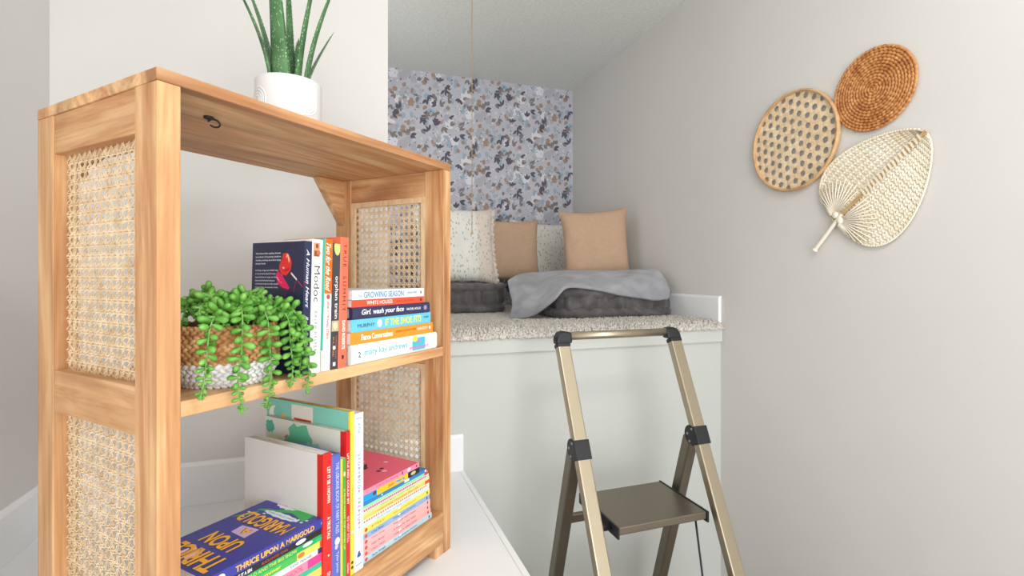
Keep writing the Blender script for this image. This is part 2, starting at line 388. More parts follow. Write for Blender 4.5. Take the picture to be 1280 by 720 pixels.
for x0, g in ((0, -1), (LEN-PT, 1)):
    tc = x0+.019 if g < 0 else x0+PT-.019
    for z0, z1 in ((-.146, .187), (ZB, -.210)):
        cane_panel(tc, z0-.004, z1+.004, g)
        bi = (tc+.0018, x0+PT-.0005) if g < 0 else (x0+.0005, tc-.0018)   # battens pinning the cane on the inner side
        q = MB(); w = .013
        for a, b in (((PD,z0),(PD+w,z1)), ((DEP-PD-w,z0),(DEP-PD,z1)), ((PD+w,z1-w),(DEP-PD-w,z1)), ((PD+w,z0),(DEP-PD-w,z0+w*.7))):
            q.box((bi[0], a[0], lz(a[1])), (bi[1], b[0], lz(b[1])), BATTEN)
        q.build('batten_frame', case, bevel=.0006)
q = MB()                                           # little black cup hook under the top
q.lathe([(0,0),(.007,0),(.007,-.003),(.003,-.005),(0,-.005)], BLACKP, 14, (.118,.092,lz(.2463)))
q.tube([(.118,.092,lz(.2463)-.004)]+[(.118+.009+.009*math.cos(a), .092, lz(.2463)-.008+.006*math.sin(a)) for a in [PI-k*.55 for k in range(0,11)]], .0016, BLACKP, 6)
q.build('cup_hook', case)

# ------------------------------------------------------------------ books
def book_mesh(parent, T, D, H, spine, front=None, back=None, pages=PAGE, hard=False, marks=(), art=None, rounded=0, bands=()):
    """book in its own coordinates: x thickness (front cover at x=T), y from spine to fore edge, z from tail to head"""
    front = front or spine; back = back or spine; b = .0022 if hard else .0005; ov = .003 if hard else .0004
    q = MB(); n = 6
    prof_ = [(0,0),(.05,.55),(.14,1),(.86,1),(.95,.55),(1,0)]       # bulge of the spine
    q.box((0,(.004 if hard else b),0), (b,D,H), back); q.box((T-b,(.004 if hard else b),0), (T,D,H), front)
    o = [(x*T, -rounded*y) for x, y in prof_]; i = [(x*T, b+(.0035 if hard else 0)) for x, y in prof_]
    q.prism(o+i[::-1], 0, H, spine)
    e = .00025
    def S(u, v): return Vector((v*T, -rounded-e, H*(1-u)))      # u from head to tail, v across from back to front
    for it in marks:
        if it[0] == 'band':
            _, u0, u1, v0, v1, c = it; q.add([S(u0+(u1-u0)*a/1, (v0+(v1-v0)*k/4)*(1 if rounded == 0 else .72)+(0 if rounded == 0 else .14)) + Vector((0, e*.5, 0)) for a in (0,1) for k in range(5)], [(k,k+1,6+k,5+k) for k in range(4)], ink(c))
        elif it[0] == 'text':
            _, s_, u0, u1, v0, v1, c = it[:7]; kw = it[7] if len(it) > 7 else {}
            q.text(s_, (0,0,0), (1,0,0), (0,1,0), 1, 1, ink(c), fn=lambda a, bb: S(u0+(u1-u0)*a, v0+(v1-v0)*bb), **kw)
        elif it[0] == 'dot':
            _, u, v, ru, rv, c = it; q.poly([S(min(1,max(0,u+ru*math.cos(k*PI/6))), min(.98,max(.02,v+rv*math.sin(k*PI/6)))) for k in range(12)][::-1], ink(c))
        elif it[0] == 'htext':                                      # small lettering set across the spine
            _, s_, u0, u1, v0, v1, c = it[:7]; q.text(s_, (0,0,0), (1,0,0), (0,1,0), 1, 1, ink(c), fn=lambda a, bb: S(u1+(u0-u1)*bb, v0+(v1-v0)*a))
    if art: art(q, T, D, H)
    c = q.build('cover', parent)
    q = MB(); q.box((b+.0001, b+.0006+(.0035 if hard else 0), ov), (T-b-.0001, D-ov, H-ov), pages); q.build('pages', parent)
    return c
def upright(t0, T, D, H, z, spine, label, d=.003, lean=0, group=None, **k):
    M = Matrix.Rotation(TH, 3, 'Z') @ Matrix.Rotation(lean, 3, 'Y')
    o = thing('book', label, 'book', sw(t0, d, z+T*math.sin(lean)), M, group or ('upright books on the middle shelf' if z == ZM else 'upright books on the bottom shelf')); book_mesh(o, T, D, H, spine, **k); return o
def flat(t1, zb, T, D, H, spine, label, d=.003, turn=0, group=None, name='book', **k):
    """lying, front cover up, head to the left: right end at t1, underside at zb"""
    R = Matrix(((0,0,-1),(0,1,0),(1,0,0)))
    M = Matrix.Rotation(TH+turn, 3, 'Z') @ R
    o = thing(name, label, 'book', sw(t1, d, zb), M, group); book_mesh(o, T, D, H, spine, **k); return o
NAVY, CORAL, TEAL = (44,48,78), (240,112,84), (40,178,150)
LEAN = math.radians(1.7)
def navy_art(q, T, D, H):
    def B(u, v): return Vector((-.0003, D*(1-u), H*v))             # back cover: u left to right, v up
    L = ['When Rebecca Holler, a gambling, disheveled', 'local collector of lost paintings, decided on', 'the telling, wandering, shy as hell to change', 'during her breath.', '',
         'At 39 years of age, and in Health Creek,', 'in May, she leaves behind for those', 'second families of a larger sort. She', 'determinedly befriended intimacies', 'will shred but lovely, but other bundles', 'of stand bidding, the essentials of what', 'they had known.', '', 'A story of loss and tenderness, coffee shredded', 'that are an absolute, invisible, spellbound.']
    for k, s_ in enumerate(L):
        if s_: v = .905-.0265*k; w = .0115*len(s_); q.text(s_, B(.07, v), (0,-1,0), (0,0,1), D*min(.5,w), .0036, ink((214,216,226)), bold=.03)
    def blob(cx, cy, pts, c): q.poly([B(cx+x, cy+y) + Vector((-.0002*random.random(),0,0)) for x, y in pts][::-1], ink(c))
    blob(.62, .84, [(-.02,-.09),(.06,-.10),(.14,-.06),(.16,0),(.12,.05),(.05,.075),(-.01,.07),(-.03,.02),(-.07,-.01),(-.08,-.05)], (226,52,50))
    blob(.60, .845, [(-.03,-.05),(.0,-.06),(.05,-.055),(.04,-.04),(-.01,-.035)], (255,190,180)); blob(.63, .80, [(-.05,-.01),(.03,-.03),(.10,-.02),(.12,.02),(.03,.01)], (190,26,40))
    blob(.52, .715, [(-.03,.02),(.02,.01),(.08,-.03),(.07,-.04),(.0,-.01)], (255,150,180))
    blob(.69, .865, [(0,-.045),(.03,-.05),(.05,-.01),(.03,.035),(0,.045),(-.02,.02)], (250,206,160))
    blob(.55, .72, [(-.07,.03),(-.03,.055),(.05,.03),(.12,-.02),(.20,-.075),(.17,-.085),(.06,-.07),(-.03,-.04)], (232,30,96))
    for a, b2, w, c in (((.77,.76),(.88,.71),.008,(235,225,225)), ((.87,.71),(.82,.615),.005,(210,50,90)), ((.72,.655),(.66,.56),.004,(200,40,90)), ((.90,.70),(.99,.655),.004,(210,60,100))):
        blob(0, 0, [(a[0],a[1]-w),(b2[0],b2[1]-w),(b2[0],b2[1]+w),(a[0],a[1]+w)], c)
upright(.2165, .0150, .135, .222, ZM, ink(NAVY), 'dark navy paperback whose back cover with red bird faces the trailing plant', lean=LEAN, art=navy_art,
        marks=[('text','A Human Heart',.06,.50,.30,.72,(226,228,236),dict(shear=.4,bold=.01)), ('text','Rebecca Smith',.56,.86,.30,.72,(226,228,236),dict(shear=.4,bold=.01)), ('band',.30,.31,.1,.5,(206,50,90))])
upright(.2322, .0215, .138, .226, ZM, ink((240,240,238)), 'white paperback titled in thin dark letters, right of the navy book', lean=LEAN, pages=PAGEW,
        marks=[('band',.025,.13,.12,.72,(206,150,112)), ('dot',.05,.45,.018,.14,(128,70,44)), ('band',.085,.128,.2,.7,(150,84,54)), ('dot',.10,.6,.02,.2,(190,110,80)), ('text','Modoc',.20,.47,.22,.78,(44,46,56),dict(bold=-.002)),
               ('text','RALPH HELFER',.54,.84,.36,.62,(130,130,138),dict(spacing=1.5,bold=.012)), ('text','ecco',.95,.97,.3,.7,(180,180,184))])
upright(.2545, .0042, .15, .2285, ZM, ink(TEAL), 'very thin teal green book between two white spined books', lean=LEAN, marks=[('band',.84,1,0,1,(214,206,196))])
upright(.2593, .0158, .14, .228, ZM, ink((244,242,238)), 'white and orange paperback about a road, with handwritten style title', lean=LEAN, pages=PAGEW, back=ink((90,196,170)),
        marks=[('band',0,.415,0,1,(244,104,22)), ('text','Two for the Road',.03,.40,.12,.80,(255,244,226),dict(shear=.5,bold=.012)), ('dot',.44,.55,.02,.25,(226,66,50)),
               ('text','JANE & MICHAEL STERN',.47,.76,.32,.70,(214,84,54),dict(bold=.03)), ('text','A CULINARY ADVENTURE',.80,.95,.40,.66,(150,186,196))])
upright(.2757, .0168, .133, .221, ZM, ink((68,64,70)), 'charcoal grey paperback with cream lettering and a pale green corner dot', lean=LEAN,
        marks=[('dot',.02,.62,.075,.44,(196,216,120)), ('text','orphan train',.26,.60,.30,.86,(236,232,226),dict(bold=.012)), ('band',.615,.70,.08,1,(190,178,140)), ('dot',.655,.55,.03,.3,(222,208,170)), ('text','CHRISTINA BAKER',.735,.92,.62,.80,(176,110,84)), ('text','KLINE',.745,.90,.26,.46,(196,140,90)), ('dot',.83,.46,.017,.2,(240,236,232)), ('band',.945,.975,.35,.7,(226,226,226))])
upright(.2932, .0188, .155, .2335, ZM, ink(CORAL), 'coral red hardback standing at the right end of the upright row', lean=LEAN, rounded=.001, pages=PAGEW,
        marks=[('text','TRUE  SUMMIT',.05,.57,.34,.70,(96,40,36),dict(spacing=1.35,bold=.004)), ('text','DAVID ROBERTS',.64,.86,.34,.72,(252,232,222),dict(bold=.03)), ('band',.905,.935,.34,.70,(60,36,34))])
# lying stack on the middle shelf, from the bottom up
def s1(q, T, D, H): pass
stack = [
 (.590,.0365,.156,.2475,(228,240,238),'thick white and aqua hardback lying at the bottom of the stack beside the coral book', dict(rounded=.0035, hard=True, pages=PAGEW, marks=[('band',.665,.83,0,1,(70,190,214)), ('dot',.70,.80,.035,.17,(240,222,90)), ('text','mary kay andrews',.13,.60,.30,.72,(70,176,190),dict(bold=.004)), ('text','the',.73,.78,.55,.78,(225,90,160)), ('text','weekenders',.63,.88,.20,.45,(218,110,170),dict(shear=.4)), ('text','2',.065,.09,.34,.62,(50,60,80))])),
 (.579,.0225,.150,.2400,(244,150,46),'orange paperback with white title lying second from the bottom, above the white and aqua hardback', dict(pages=PAGEW, marks=[('text','Fierce Conversations',.11,.46,.26,.78,(255,244,230),dict(bold=.03)), ('text','ACHIEVING SUCCESS AT WORK',.49,.76,.50,.68,(150,84,30)), ('text','SUSAN SCOTT',.78,.92,.42,.70,(255,244,230),dict(bold=.02)), ('dot',.955,.55,.014,.16,(255,244,230))])),
 (.571,.0232,.142,.2360,(108,196,226),'sky blue paperback with yellow title lying in the lying stack above the orange one', dict(marks=[('text','MURPHY',.07,.26,.32,.62,(40,52,72),dict(bold=.004)), ('dot',.315,.52,.028,.34,(236,246,250)), ('text','IF THE SHOE FITS',.38,.86,.20,.82,(232,236,60),dict(bold=.02)), ('text','a novel',.90,.965,.5,.75,(40,70,90))])),
 (.564,.0222,.140,.2300,(52,52,88),'dark navy hardback with white brush lettering lying below the red spined paperback', dict(rounded=.003, hard=True, marks=[('text','Girl, wash your face',.10,.62,.22,.82,(240,240,246),dict(shear=.25,bold=.02)), ('text','RACHEL HOLLIS',.66,.86,.40,.62,(240,240,246),dict(bold=.02)), ('dot',.93,.52,.025,.24,(150,150,180))])),
 (.547,.0135,.135,.2085,(232,84,56),'thin red paperback with white title lying second from the top of the stack', dict(marks=[('text','WHITE HOUSES',.18,.52,.24,.80,(252,236,224),dict(bold=.012)), ('text','AMY BLOOM',.58,.83,.36,.64,(120,50,40),dict(spacing=1.4)), ('dot',.95,.5,.016,.26,(90,40,36))])),
 (.547,.0178,.135,.2100,(228,234,238),'pale blue white paperback with blue title lying on top of the stack', dict(front=ink((214,222,230)), pages=PAGEW, marks=[('text','The',.07,.12,.24,.52,(110,150,180),dict(shear=.4)), ('text','GROWING SEASON',.14,.68,.16,.80,(62,126,172),dict(bold=.012)), ('text','SARAH FREY',.73,.89,.40,.64,(90,110,130)), ('dot',.95,.5,.014,.20,(120,130,140))])),
]
zz = ZM+.0003
for k, (t1, T, D, H, col, lab, kw) in enumerate(stack):
    flat(t1-.012, zz, T, D, t1-.012-.3215-.001*k, ink(col), lab, group='lying books on the middle shelf', **kw); zz += T+.0003

# --- bottom shelf, left stack
def thrice_art(q, T, D, H):
    o = T+.0003
    def Cv(a, b): return Vector((o, a*D, H*(1-b)))                 # a spine->fore edge, b head->tail
    def T_(s_, a0, a1, b0, b1, c, lift=0, **k): q.text(s_, (0,0,0), (1,0,0), (0,1,0), 1, 1, ink(c), fn=lambda x, y: Cv(a0+(a1-a0)*x, b1+(b0-b1)*y)+Vector((lift,0,0)), **k)
    Y, K = (246,178,36), (28,26,50)
    for dx, c, lf, bd in ((.012, K, 0, .05), (0, Y, .0002, .03)):
        T_('THRICE', .10+dx, .88+dx, .03, .21, c, lf, bold=bd); T_('UPON', .26+dx, .78+dx, .25, .40, c, lf, bold=bd)
        T_('A', .42+dx, .56+dx, .455, .53, c, lf, bold=bd); T_('MARIGOLD', .08+dx, .90+dx, .57, .72, c, lf, bold=bd)
    q.poly([Cv(a, b)-Vector((.0001,0,0)) for a, b in ((.38,.43),(.64,.44),(.66,.54),(.40,.56))], ink((206,176,214)))
    q.poly([Cv(a, b)-Vector((.0001,0,0)) for a, b in ((.50,.07),(.72,.10),(.70,.20),(.48,.17))], ink((246,196,206)))
    def strip(P, w, c):
        for k in range(len(P)-1):
            (a, b), (a2, b2) = P[k], P[k+1]; q.poly([Cv(a, b-w[k]), Cv(a, b+w[k]), Cv(a2, b2+w[k+1]), Cv(a2, b2-w[k+1])], ink(c))
    strip([(.12,.86),(.25,.88),(.40,.89),(.52,.86),(.64,.80),(.76,.79),(.86,.76)], [.075,.06,.045,.035,.025,.02,.012], (44,170,76))
    strip([(.80,.72),(.86,.68),(.97,.58)], [.03,.035,.004], (70,176,80))
    for a, b, ra, rb in ((.60,.925,.19,.055), (.46,.775,.28,.03)):
        q.poly([Vector((.0003,0,0))+Cv(a+ra*math.cos(k*PI/12)*(1+.08*(k%2)), b+rb*math.sin(k*PI/12)*(1+.25*(k%2))) for k in range(24)], ink((222,230,240)))
    T_('JEAN FERRIS', .44, .76, .90, .95, (200,50,60), .0006, bold=.03); T_('author of Once Upon', .24, .68, .765, .785, (70,90,140), .0006)
    for a, b in ((.20,.80),(.10,.82),(.86,.63),(.90,.70),(.70,.74),(.12,.78),(.34,.955)): q.poly([Cv(a+.022*math.cos(k*PI/5), b+.010*math.sin(k*PI/5)) for k in range(10)], ink((216,222,238)))
    q.box((T*.5, D-.02, .035), (T+.0001, D-.018, .036), ink((50,54,120)))
ls = [  # underside up: (t1, T, D, H, colour, label, marks)
 (.286,.0118,.14,.208,(150,60,60),'dark red paperback at the very bottom of the left stack', []),
 (.287,.0117,.14,.205,(60,110,170),'blue paperback second from the bottom of the left stack', []),
 (.288,.0105,.14,.212,(40,160,170),'teal paperback with an orange end patch low in the left stack', [('band',.80,.95,.1,.9,(226,84,40)), ('text','Camp Story',.3,.6,.3,.75,(230,240,240))]),
 (.287,.0140,.14,.210,(240,206,98),'yellow paperback low in the left stack between two teal ones', [('text','DEAR DIARY',.2,.6,.3,.75,(190,130,40)), ('dot',.93,.6,.02,.25,(90,60,50))]),
 (.287,.0090,.14,.207,(60,184,140),'mint green paperback directly under the pink one in the left stack', [('dot',.94,.5,.012,.25,(240,240,230))]),
 (.288,.0150,.14,.210,(244,140,170),'pink paperback with a magenta end in the left stack', [('band',.76,1,0,1,(232,60,140)), ('text','THE FAIRY SCHOOL',.25,.72,.28,.78,(238,90,110)), ('dot',.92,.5,.05,.26,(236,70,70))]),
 (.287,.0090,.14,.206,(238,238,240),'white paperback with a dark blue end in the left stack', [('band',.86,1,0,1,(42,42,96)), ('text','mist',.28,.44,.15,.85,(40,40,50)), ('text','KATHY TREACHER',.60,.80,.25,.75,(90,90,110)), ('dot',.92,.5,.02,.3,(226,230,240))]),
 (.287,.0118,.14,.208,(76,182,84),'green and yellow paperback third below the blue hardcover on the left', [('band',.66,.88,0,1,(226,214,96)), ('band',.88,.99,.1,.9,(226,76,56)), ('text','daily summer',.22,.52,.22,.8,(236,226,90)), ('dot',.70,.5,.035,.35,(228,120,60))]),
 (.287,.0100,.14,.206,(36,166,92),'bright green paperback second below the blue hardcover on the left', [('text','CARLO AND THE BIG SHOW',.20,.66,.25,.78,(214,220,90)), ('dot',.76,.6,.05,.3,(236,240,236)), ('band',.84,1,0,.6,(40,182,110))]),
 (.286,.0100,.14,.206,(34,32,36),'black paperback directly under the blue hardcover on the left', [('band',.0,.10,0,1,(236,234,230)), ('text','MAKE IT A SIN',.13,.28,.25,.78,(240,240,240),dict(bold=.03)), ('text','BLACK LIMITED TOWN',.36,.58,.30,.72,(190,80,70)), ('dot',.70,.6,.05,.35,(240,240,240)), ('band',.9,.98,.2,.8,(210,60,50))]),
]
zz = ZB+.0003
for t1, T, D, H, col, lab, mk in ls:
    flat(t1-.006, zz, T, D, H, ink(col), lab, marks=mk, pages=PAGEW, d=.006, group='left stack of books on the bottom shelf'); zz += T+.0002
THT = -.4175-zz
flat(.281, zz, THT, .146, .219, ink((58,60,150)), 'royal blue paperback with gold title lying on top of the left stack', group='left stack of books on the bottom shelf', d=.006, rounded=.0012, art=thrice_art,
     marks=[('text','THRICE UPON A MARIGOLD',.20,.83,.22,.76,(244,190,50),dict(bold=.03)), ('text','JEAN FERRIS',.89,.97,.4,.65,(190,196,230)), ('dot',.10,.5,.03,.3,(236,220,214))])
# --- bottom shelf, upright books
def hinge(rgb):
    def f(q, T, D, H): q.poly([Vector((-.0003, y, z)) for y, z in ((.0,0),(.014,0),(.014,H),(.0,H))][::-1], ink(rgb)); q.poly([Vector((T+.0003, y, z)) for y, z in ((.0,0),(.014,0),(.014,H),(.0,H))], ink(rgb))
    return f
upright(.2605, .0185, .215, .240, ZB, ink((222,40,34)), 'white large hardback with bright red spine right of the left stack', hard=True, d=.003, pages=PAGEW, back=ink((226,224,222)), front=ink((226,224,222)), art=hinge((214,36,32)),
        marks=[('text','LET IT BE KNOWN',.10,.36,.48,.86,(246,226,220),dict(bold=.03)), ('text','A TRUE TALE',.46,.62,.48,.86,(246,226,220),dict(bold=.03)), ('dot',.74,.66,.008,.1,(246,226,220)), ('text','SMITH',.86,.96,.48,.86,(246,226,220))])
upright(.2796, .0190, .125, .2320, ZB, ink((92,104,190)), 'periwinkle blue hardback of fairy tales, right of the red spined one', hard=True, pages=PAGEW, d=.003, rounded=.001,
        marks=[('text','THE USBORNE BOOK OF FAIRY TALES',.06,.60,.42,.82,(206,214,246),dict(bold=.005)), ('dot',.66,.6,.03,.3,(230,234,250)), ('dot',.70,.5,.02,.2,(210,190,230)), ('text','Tyler Jones',.74,.90,.42,.78,(206,214,246)), ('dot',.95,.55,.02,.3,(240,140,60))])
upright(.2992, .0052, .17, .2200, ZB, ink((240,206,60)), 'thin yellow book left of the thin green one', d=.003, pages=PAGEW, marks=[('text','COUNTING SONGS',.2,.7,.3,.7,(200,150,40))])
upright(.3049, .0068, .17, .2200, ZB, ink((58,176,70)), 'thin green book squeezed between a thin yellow and a red one', d=.003, pages=PAGEW, marks=[('text','A FROG MAKES THE MOVES UP',.25,.75,.3,.75,(226,236,120)), ('dot',.13,.5,.02,.3,(240,240,200))])
def paint_art(q, T, D, H):
    hinge((204,30,32))(q, T, D, H)
    def B(u, v): return Vector((-.0003, D*(1-u), H*v))
    for cx, cy, r, c in ((.06,.93,.06,(70,170,140)), (.45,.86,.16,(96,186,150)), (.62,.78,.12,(150,206,176)), (.32,.84,.07,(196,120,96)), (.12,.80,.10,(206,216,170))):
        q.poly([B(min(.99,max(0,cx+r*math.cos(k*PI/9)*(1+.2*math.sin(3*k)))), min(.99,cy+.8*r*math.sin(k*PI/9)*(1+.2*math.cos(2*k)))) - Vector((cx*.0003,0,0)) for k in range(18)][::-1], ink(c))
upright(.3120, .0095, .225, .2655, ZB, ink((214,34,34)), 'pale picture book with watercolour back and a narrow red spine', hard=True, d=.003, pages=PAGEW, back=ink((214,216,206)), front=ink((214,216,206)), art=paint_art,
        marks=[('text','LITTLE RED COULD SIT',.15,.50,.3,.75,(250,220,214),dict(bold=.03)), ('text','SO VERY STILL',.58,.76,.3,.75,(250,220,214)), ('text','Golden',.90,.97,.3,.75,(250,220,214))])
def mint_art(q, T, D, H):
    def B(u, v): return Vector((-.0003, D*(1-u), H*v))
    def pg(pts, c, l=0): q.poly([B(x, y)-Vector((l,0,0)) for x, y in pts][::-1], ink(c))
    pg([(.32,.76),(.58,.76),(.58,.985),(.32,.985)], (226,224,214)); pg([(.35,.785),(.56,.785),(.56,.90),(.35,.90)], (206,92,40), .0002)
    q.text('ADVENTURE', B(.36,.86), (0,-1,0), (0,0,1), D*.19, .009, ink((60,30,20)), bold=.04, fn=lambda a, b: B(.36+.19*a, .862+.03*b)-Vector((.0004,0,0)))
    q.text('TIGER', B(.36,.80), (0,-1,0), (0,0,1), D*.19, .009, ink((60,30,20)), bold=.04, fn=lambda a, b: B(.36+.19*a, .80+.045*b)-Vector((.0004,0,0)))
    pg([(.10+.07*math.cos(k*PI/8), .90+.055*math.sin(k*PI/8)) for k in range(16)], (232,228,220)); pg([(.14+.05*math.cos(k*PI/8), .915+.04*math.sin(k*PI/8)) for k in range(16)], (126,196,180), .0002)
    pg([(.22+(.05 if k%2 else .022)*math.cos(k*PI/5), .885+(.04 if k%2 else .018)*math.sin(k*PI/5)) for k in range(10)], (236,180,70), .0003)
upright(.3222, .0092, .235, .2995, ZB, ink((244,212,70)), 'tall mint green picture book with a yellow spine, left of the white treasury', hard=True, d=.003, pages=PAGEW, back=ink((128,200,184)), art=mint_art,
        marks=[('text','a tall tale for you',.45,.60,.35,.7,(200,160,40)), ('dot',.74,.5,.008,.3,(250,246,226)), ('dot',.925,.5,.01,.3,(60,50,40)), ('dot',.955,.5,.01,.3,(60,50,40))])
upright(.3320, .0225, .24, .2925, ZB, ink((240,240,240)), 'thick white treasury with grey spine lettering at the right end of the lower row', hard=True, d=.003, pages=PAGEW,
        marks=[('band',.03,.965,.14,.18,(150,170,200)), ('band',.03,.965,.82,.86,(150,170,200)), ('band',.03,.036,.14,.86,(150,170,200)), ('band',.958,.965,.14,.86,(150,170,200)), ('text','A First',.06,.13,.38,.68,(120,150,190),dict(shear=.4)), ('text','STORYBOOK TREASURY',.26,.74,.38,.66,(104,116,148),dict(spacing=1.35,bold=.012)),
               ('dot',.905,.42,.012,.12,(70,90,160)), ('dot',.905,.60,.012,.12,(70,90,160)), ('dot',.89,.51,.012,.12,(70,90,160))])
# --- bottom shelf, right stack
def pink_art(q, T, D, H):
    o = T+.0003
    def Cv(a, b): return Vector((o, a*D, H*(1-b)))
    K = ink((36,24,32))
    for P in ([(.30,.30),(.42,.34),(.50,.42),(.46,.50),(.40,.56),(.38,.50),(.42,.44),(.36,.38)], [(.28,.20),(.40,.22),(.36,.31),(.30,.30)], [(.62,.50),(.68,.58),(.66,.60),(.60,.52)], [(.70,.52),(.76,.60),(.74,.62),(.68,.54)],
              [(.50,.36),(.58,.40),(.56,.44),(.48,.41)], [(.44,.52),(.50,.60),(.48,.63),(.42,.56)], [(.20,.52),(.24,.50),(.25,.54),(.21,.56)], [(.22,.60),(.26,.58),(.27,.62),(.23,.64)]):
        q.poly([Cv(a, b) for a, b in P], K)
    for a, b in ((.17,.57),(.34,.80),(.58,.66),(.72,.70)): q.poly([Cv(a+.03*math.cos(k*PI/4), b+.03*math.sin(k*PI/4)) for k in range(8)], ink((250,190,204)))
spots = lambda c, n=26: [('dot', .04+.93*k/n, .5, .011, .28, c) for k in range(n)]
def sm(a, b, c=(120,120,140)): return [('dot',.06,.5,.018,.32,(210,80,60)), ('text',a,.13,.30,.3,.7,c), ('text',b,.42,.76,.3,.7,c), ('dot',.955,.5,.01,.3,(80,60,70)), ('dot',.51,.75,.02,.18,(250,246,240))]
rs = [
 (.571,.0105,.195,.216,(178,214,226),'pale blue thin book at the bottom of the right stack', sm('Sam Small','The very last garden of summer',(60,80,110))),
 (.567,.0105,.195,.212,(246,172,172),'salmon pink thin book second from the bottom of the right stack', sm('Mary Mole','Tales of a village pond',(150,70,110))),
 (.565,.0102,.195,.210,(247,178,176),'salmon pink thin book third from the bottom of the right stack', sm('Nan Rose','A home for the kitten',(170,90,110))),
 (.565,.0102,.195,.210,(246,182,182),'uppermost of the three salmon pink thin books in the right stack', sm('Tom Gray','The lost red mitten',(170,90,110))),
 (.563,.0104,.195,.208,(146,178,216),'dusty blue thin book between a salmon and a yellow one in the right stack', sm('Old Bear','Winter songs and stories',(90,90,150))),
 (.564,.0110,.195,.209,(248,220,92),'buttercup yellow thin book in the middle of the right stack', sm('Pip','Sunny days at the farm yard',(190,150,60))),
 (.562,.0066,.19,.207,(206,226,232),'very thin ice blue book above the buttercup yellow one', [('text','early reader',.2,.7,.3,.7,(140,160,180))]),
 (.562,.0068,.19,.207,(240,236,226),'very thin cream book with orange specks in the right stack', spots((226,110,70),30)),
 (.563,.0070,.19,.207,(250,206,110),'very thin pale orange book in the right stack', [('band',.92,1,0,1,(228,80,60)), ('text','morning rhymes for all',.2,.8,.25,.75,(210,110,50))]),
 (.562,.0062,.19,.207,(206,226,150),'very thin lime green book under the pink speckled one', [('text','the garden gate',.25,.75,.3,.7,(150,180,90))]),
 (.560,.0062,.19,.205,(244,208,220),'very thin pink speckled book in the right stack', spots((200,60,110),34)),
 (.558,.0052,.19,.203,(150,222,170),'very thin mint book directly under the spiral bound blue one', [('band',.93,1,0,1,(226,60,60))]),
]
tot = sum(r[1] for r in rs); rest = (-.4395-ZB); k_ = rest/tot
zz = ZB+.0003
for t1, T, D, H, col, lab, mk in rs:
    T = T*k_-.0002; flat(t1, zz, T, D, min(H, t1-.3552), ink(col), lab, marks=mk, pages=PAGEW, d=.009, group='right stack of books on the bottom shelf'); zz += T+.0002
flat(.552, zz, .0073, .19, .196, ink((58,126,190)), 'thin spiral bound blue book under the yellow and cyan one', group='right stack of books on the bottom shelf', pages=PAGEW, d=.009, marks=[('dot',.28,.5,.01,.3,(240,240,240)), ('band',.62,.70,.3,1,(236,240,244)), ('dot',.98,.5,.016,.4,(226,230,236))]); zz += .0075
flat(.527, zz, .0122, .19, .171, ink((248,196,32)), 'yellow spined book with cyan and black ends under the pink one', group='right stack of books on the bottom shelf', pages=PAGEW, d=.009,
     marks=[('band',0,.24,0,1,(24,158,224)), ('band',.78,1,0,1,(40,38,36)), ('dot',.20,.6,.03,.35,(90,70,70)), ('text','Just',.42,.53,.2,.8,(230,110,60),dict(bold=.04)), ('text','Helping',.55,.72,.2,.8,(40,150,220),dict(bold=.04)), ('dot',.88,.5,.05,.3,(200,190,150))]); zz += .0124
flat(.526, zz, .0102, .19, .170, ink((244,140,168)), 'pink book with black ink drawing on its cover, topmost of the right stack', group='right stack of books on the bottom shelf', front=ink((238,92,124)), pages=PAGEW, d=.009, art=pink_art,
     marks=[('text','Trip to the Rescue',.22,.60,.25,.75,(226,80,120)), ('dot',.68,.55,.012,.35,(100,50,90)), ('dot',.80,.6,.03,.35,(252,240,244)), ('dot',.95,.5,.015,.3,(150,60,70))])

# ------------------------------------------------------------------ trailing succulent in a woven basket
rp = random.Random(11)
PCt, PCd = .137, .076
plant = thing('potted_succulent', 'trailing green succulent in a woven brown and white basket on the middle shelf', 'plant', sw(PCt, PCd, ZM), TH)
STRAW = noisy('brown seagrass weave', [(.3,(150,96,52)), (.55,(196,146,92)), (.75,(224,184,132))], nscale=70, detail=2, rough=.8)
STRAWW = noisy('white painted weave', [(.3,(214,212,208)), (.7,(240,239,236))], nscale=50, rough=.7)
q = MB(); rows = 15
prof = lambda s_: (.058+.016*math.sin(min(1,s_/.45)*PI/2)-.004*max(0,(s_-.5)/.5)**2, .0005+.090*s_)
for k in range(rows):                              # plaited rows, each a ring of slanted stitches
    s0 = (k+.5)/rows; r, z = prof(s0); m = STRAWW if k < 6 else STRAW; n = 40
    for j in range(n):
        a = 2*PI*(j+.5*(k%2))/n; g = 1 if k % 2 else -1
        R = Matrix.Rotation(a, 3, 'Z') @ Matrix.Rotation(g*.62, 3, 'X')
        q.ball((r*math.cos(a), r*math.sin(a), z), .0026, .0074, .0036, m, 6, 4, R)
q.lathe([(.0,.0),(.052,.0),(.060,.004)]+[(prof(s_)[0]-.001, prof(s_)[1]) for s_ in [.05,.12,.2,.3,.38]], STRAWW, 40)
q.lathe([(prof(s_)[0]-.001, prof(s_)[1]) for s_ in [.38,.5,.6,.7,.8,.9,1]]+[(.062,.0905),(.060,.080),(0,.078)], STRAW, 40)
q.build('basket', plant)
GREEN = noisy('succulent green', [(.3,(70,128,44)), (.5,(98,160,62)), (.75,(138,190,92))], nscale=45, detail=2, rough=.38, spec=.4)
STEMG = mat('succulent stem', (120,166,84), .6)
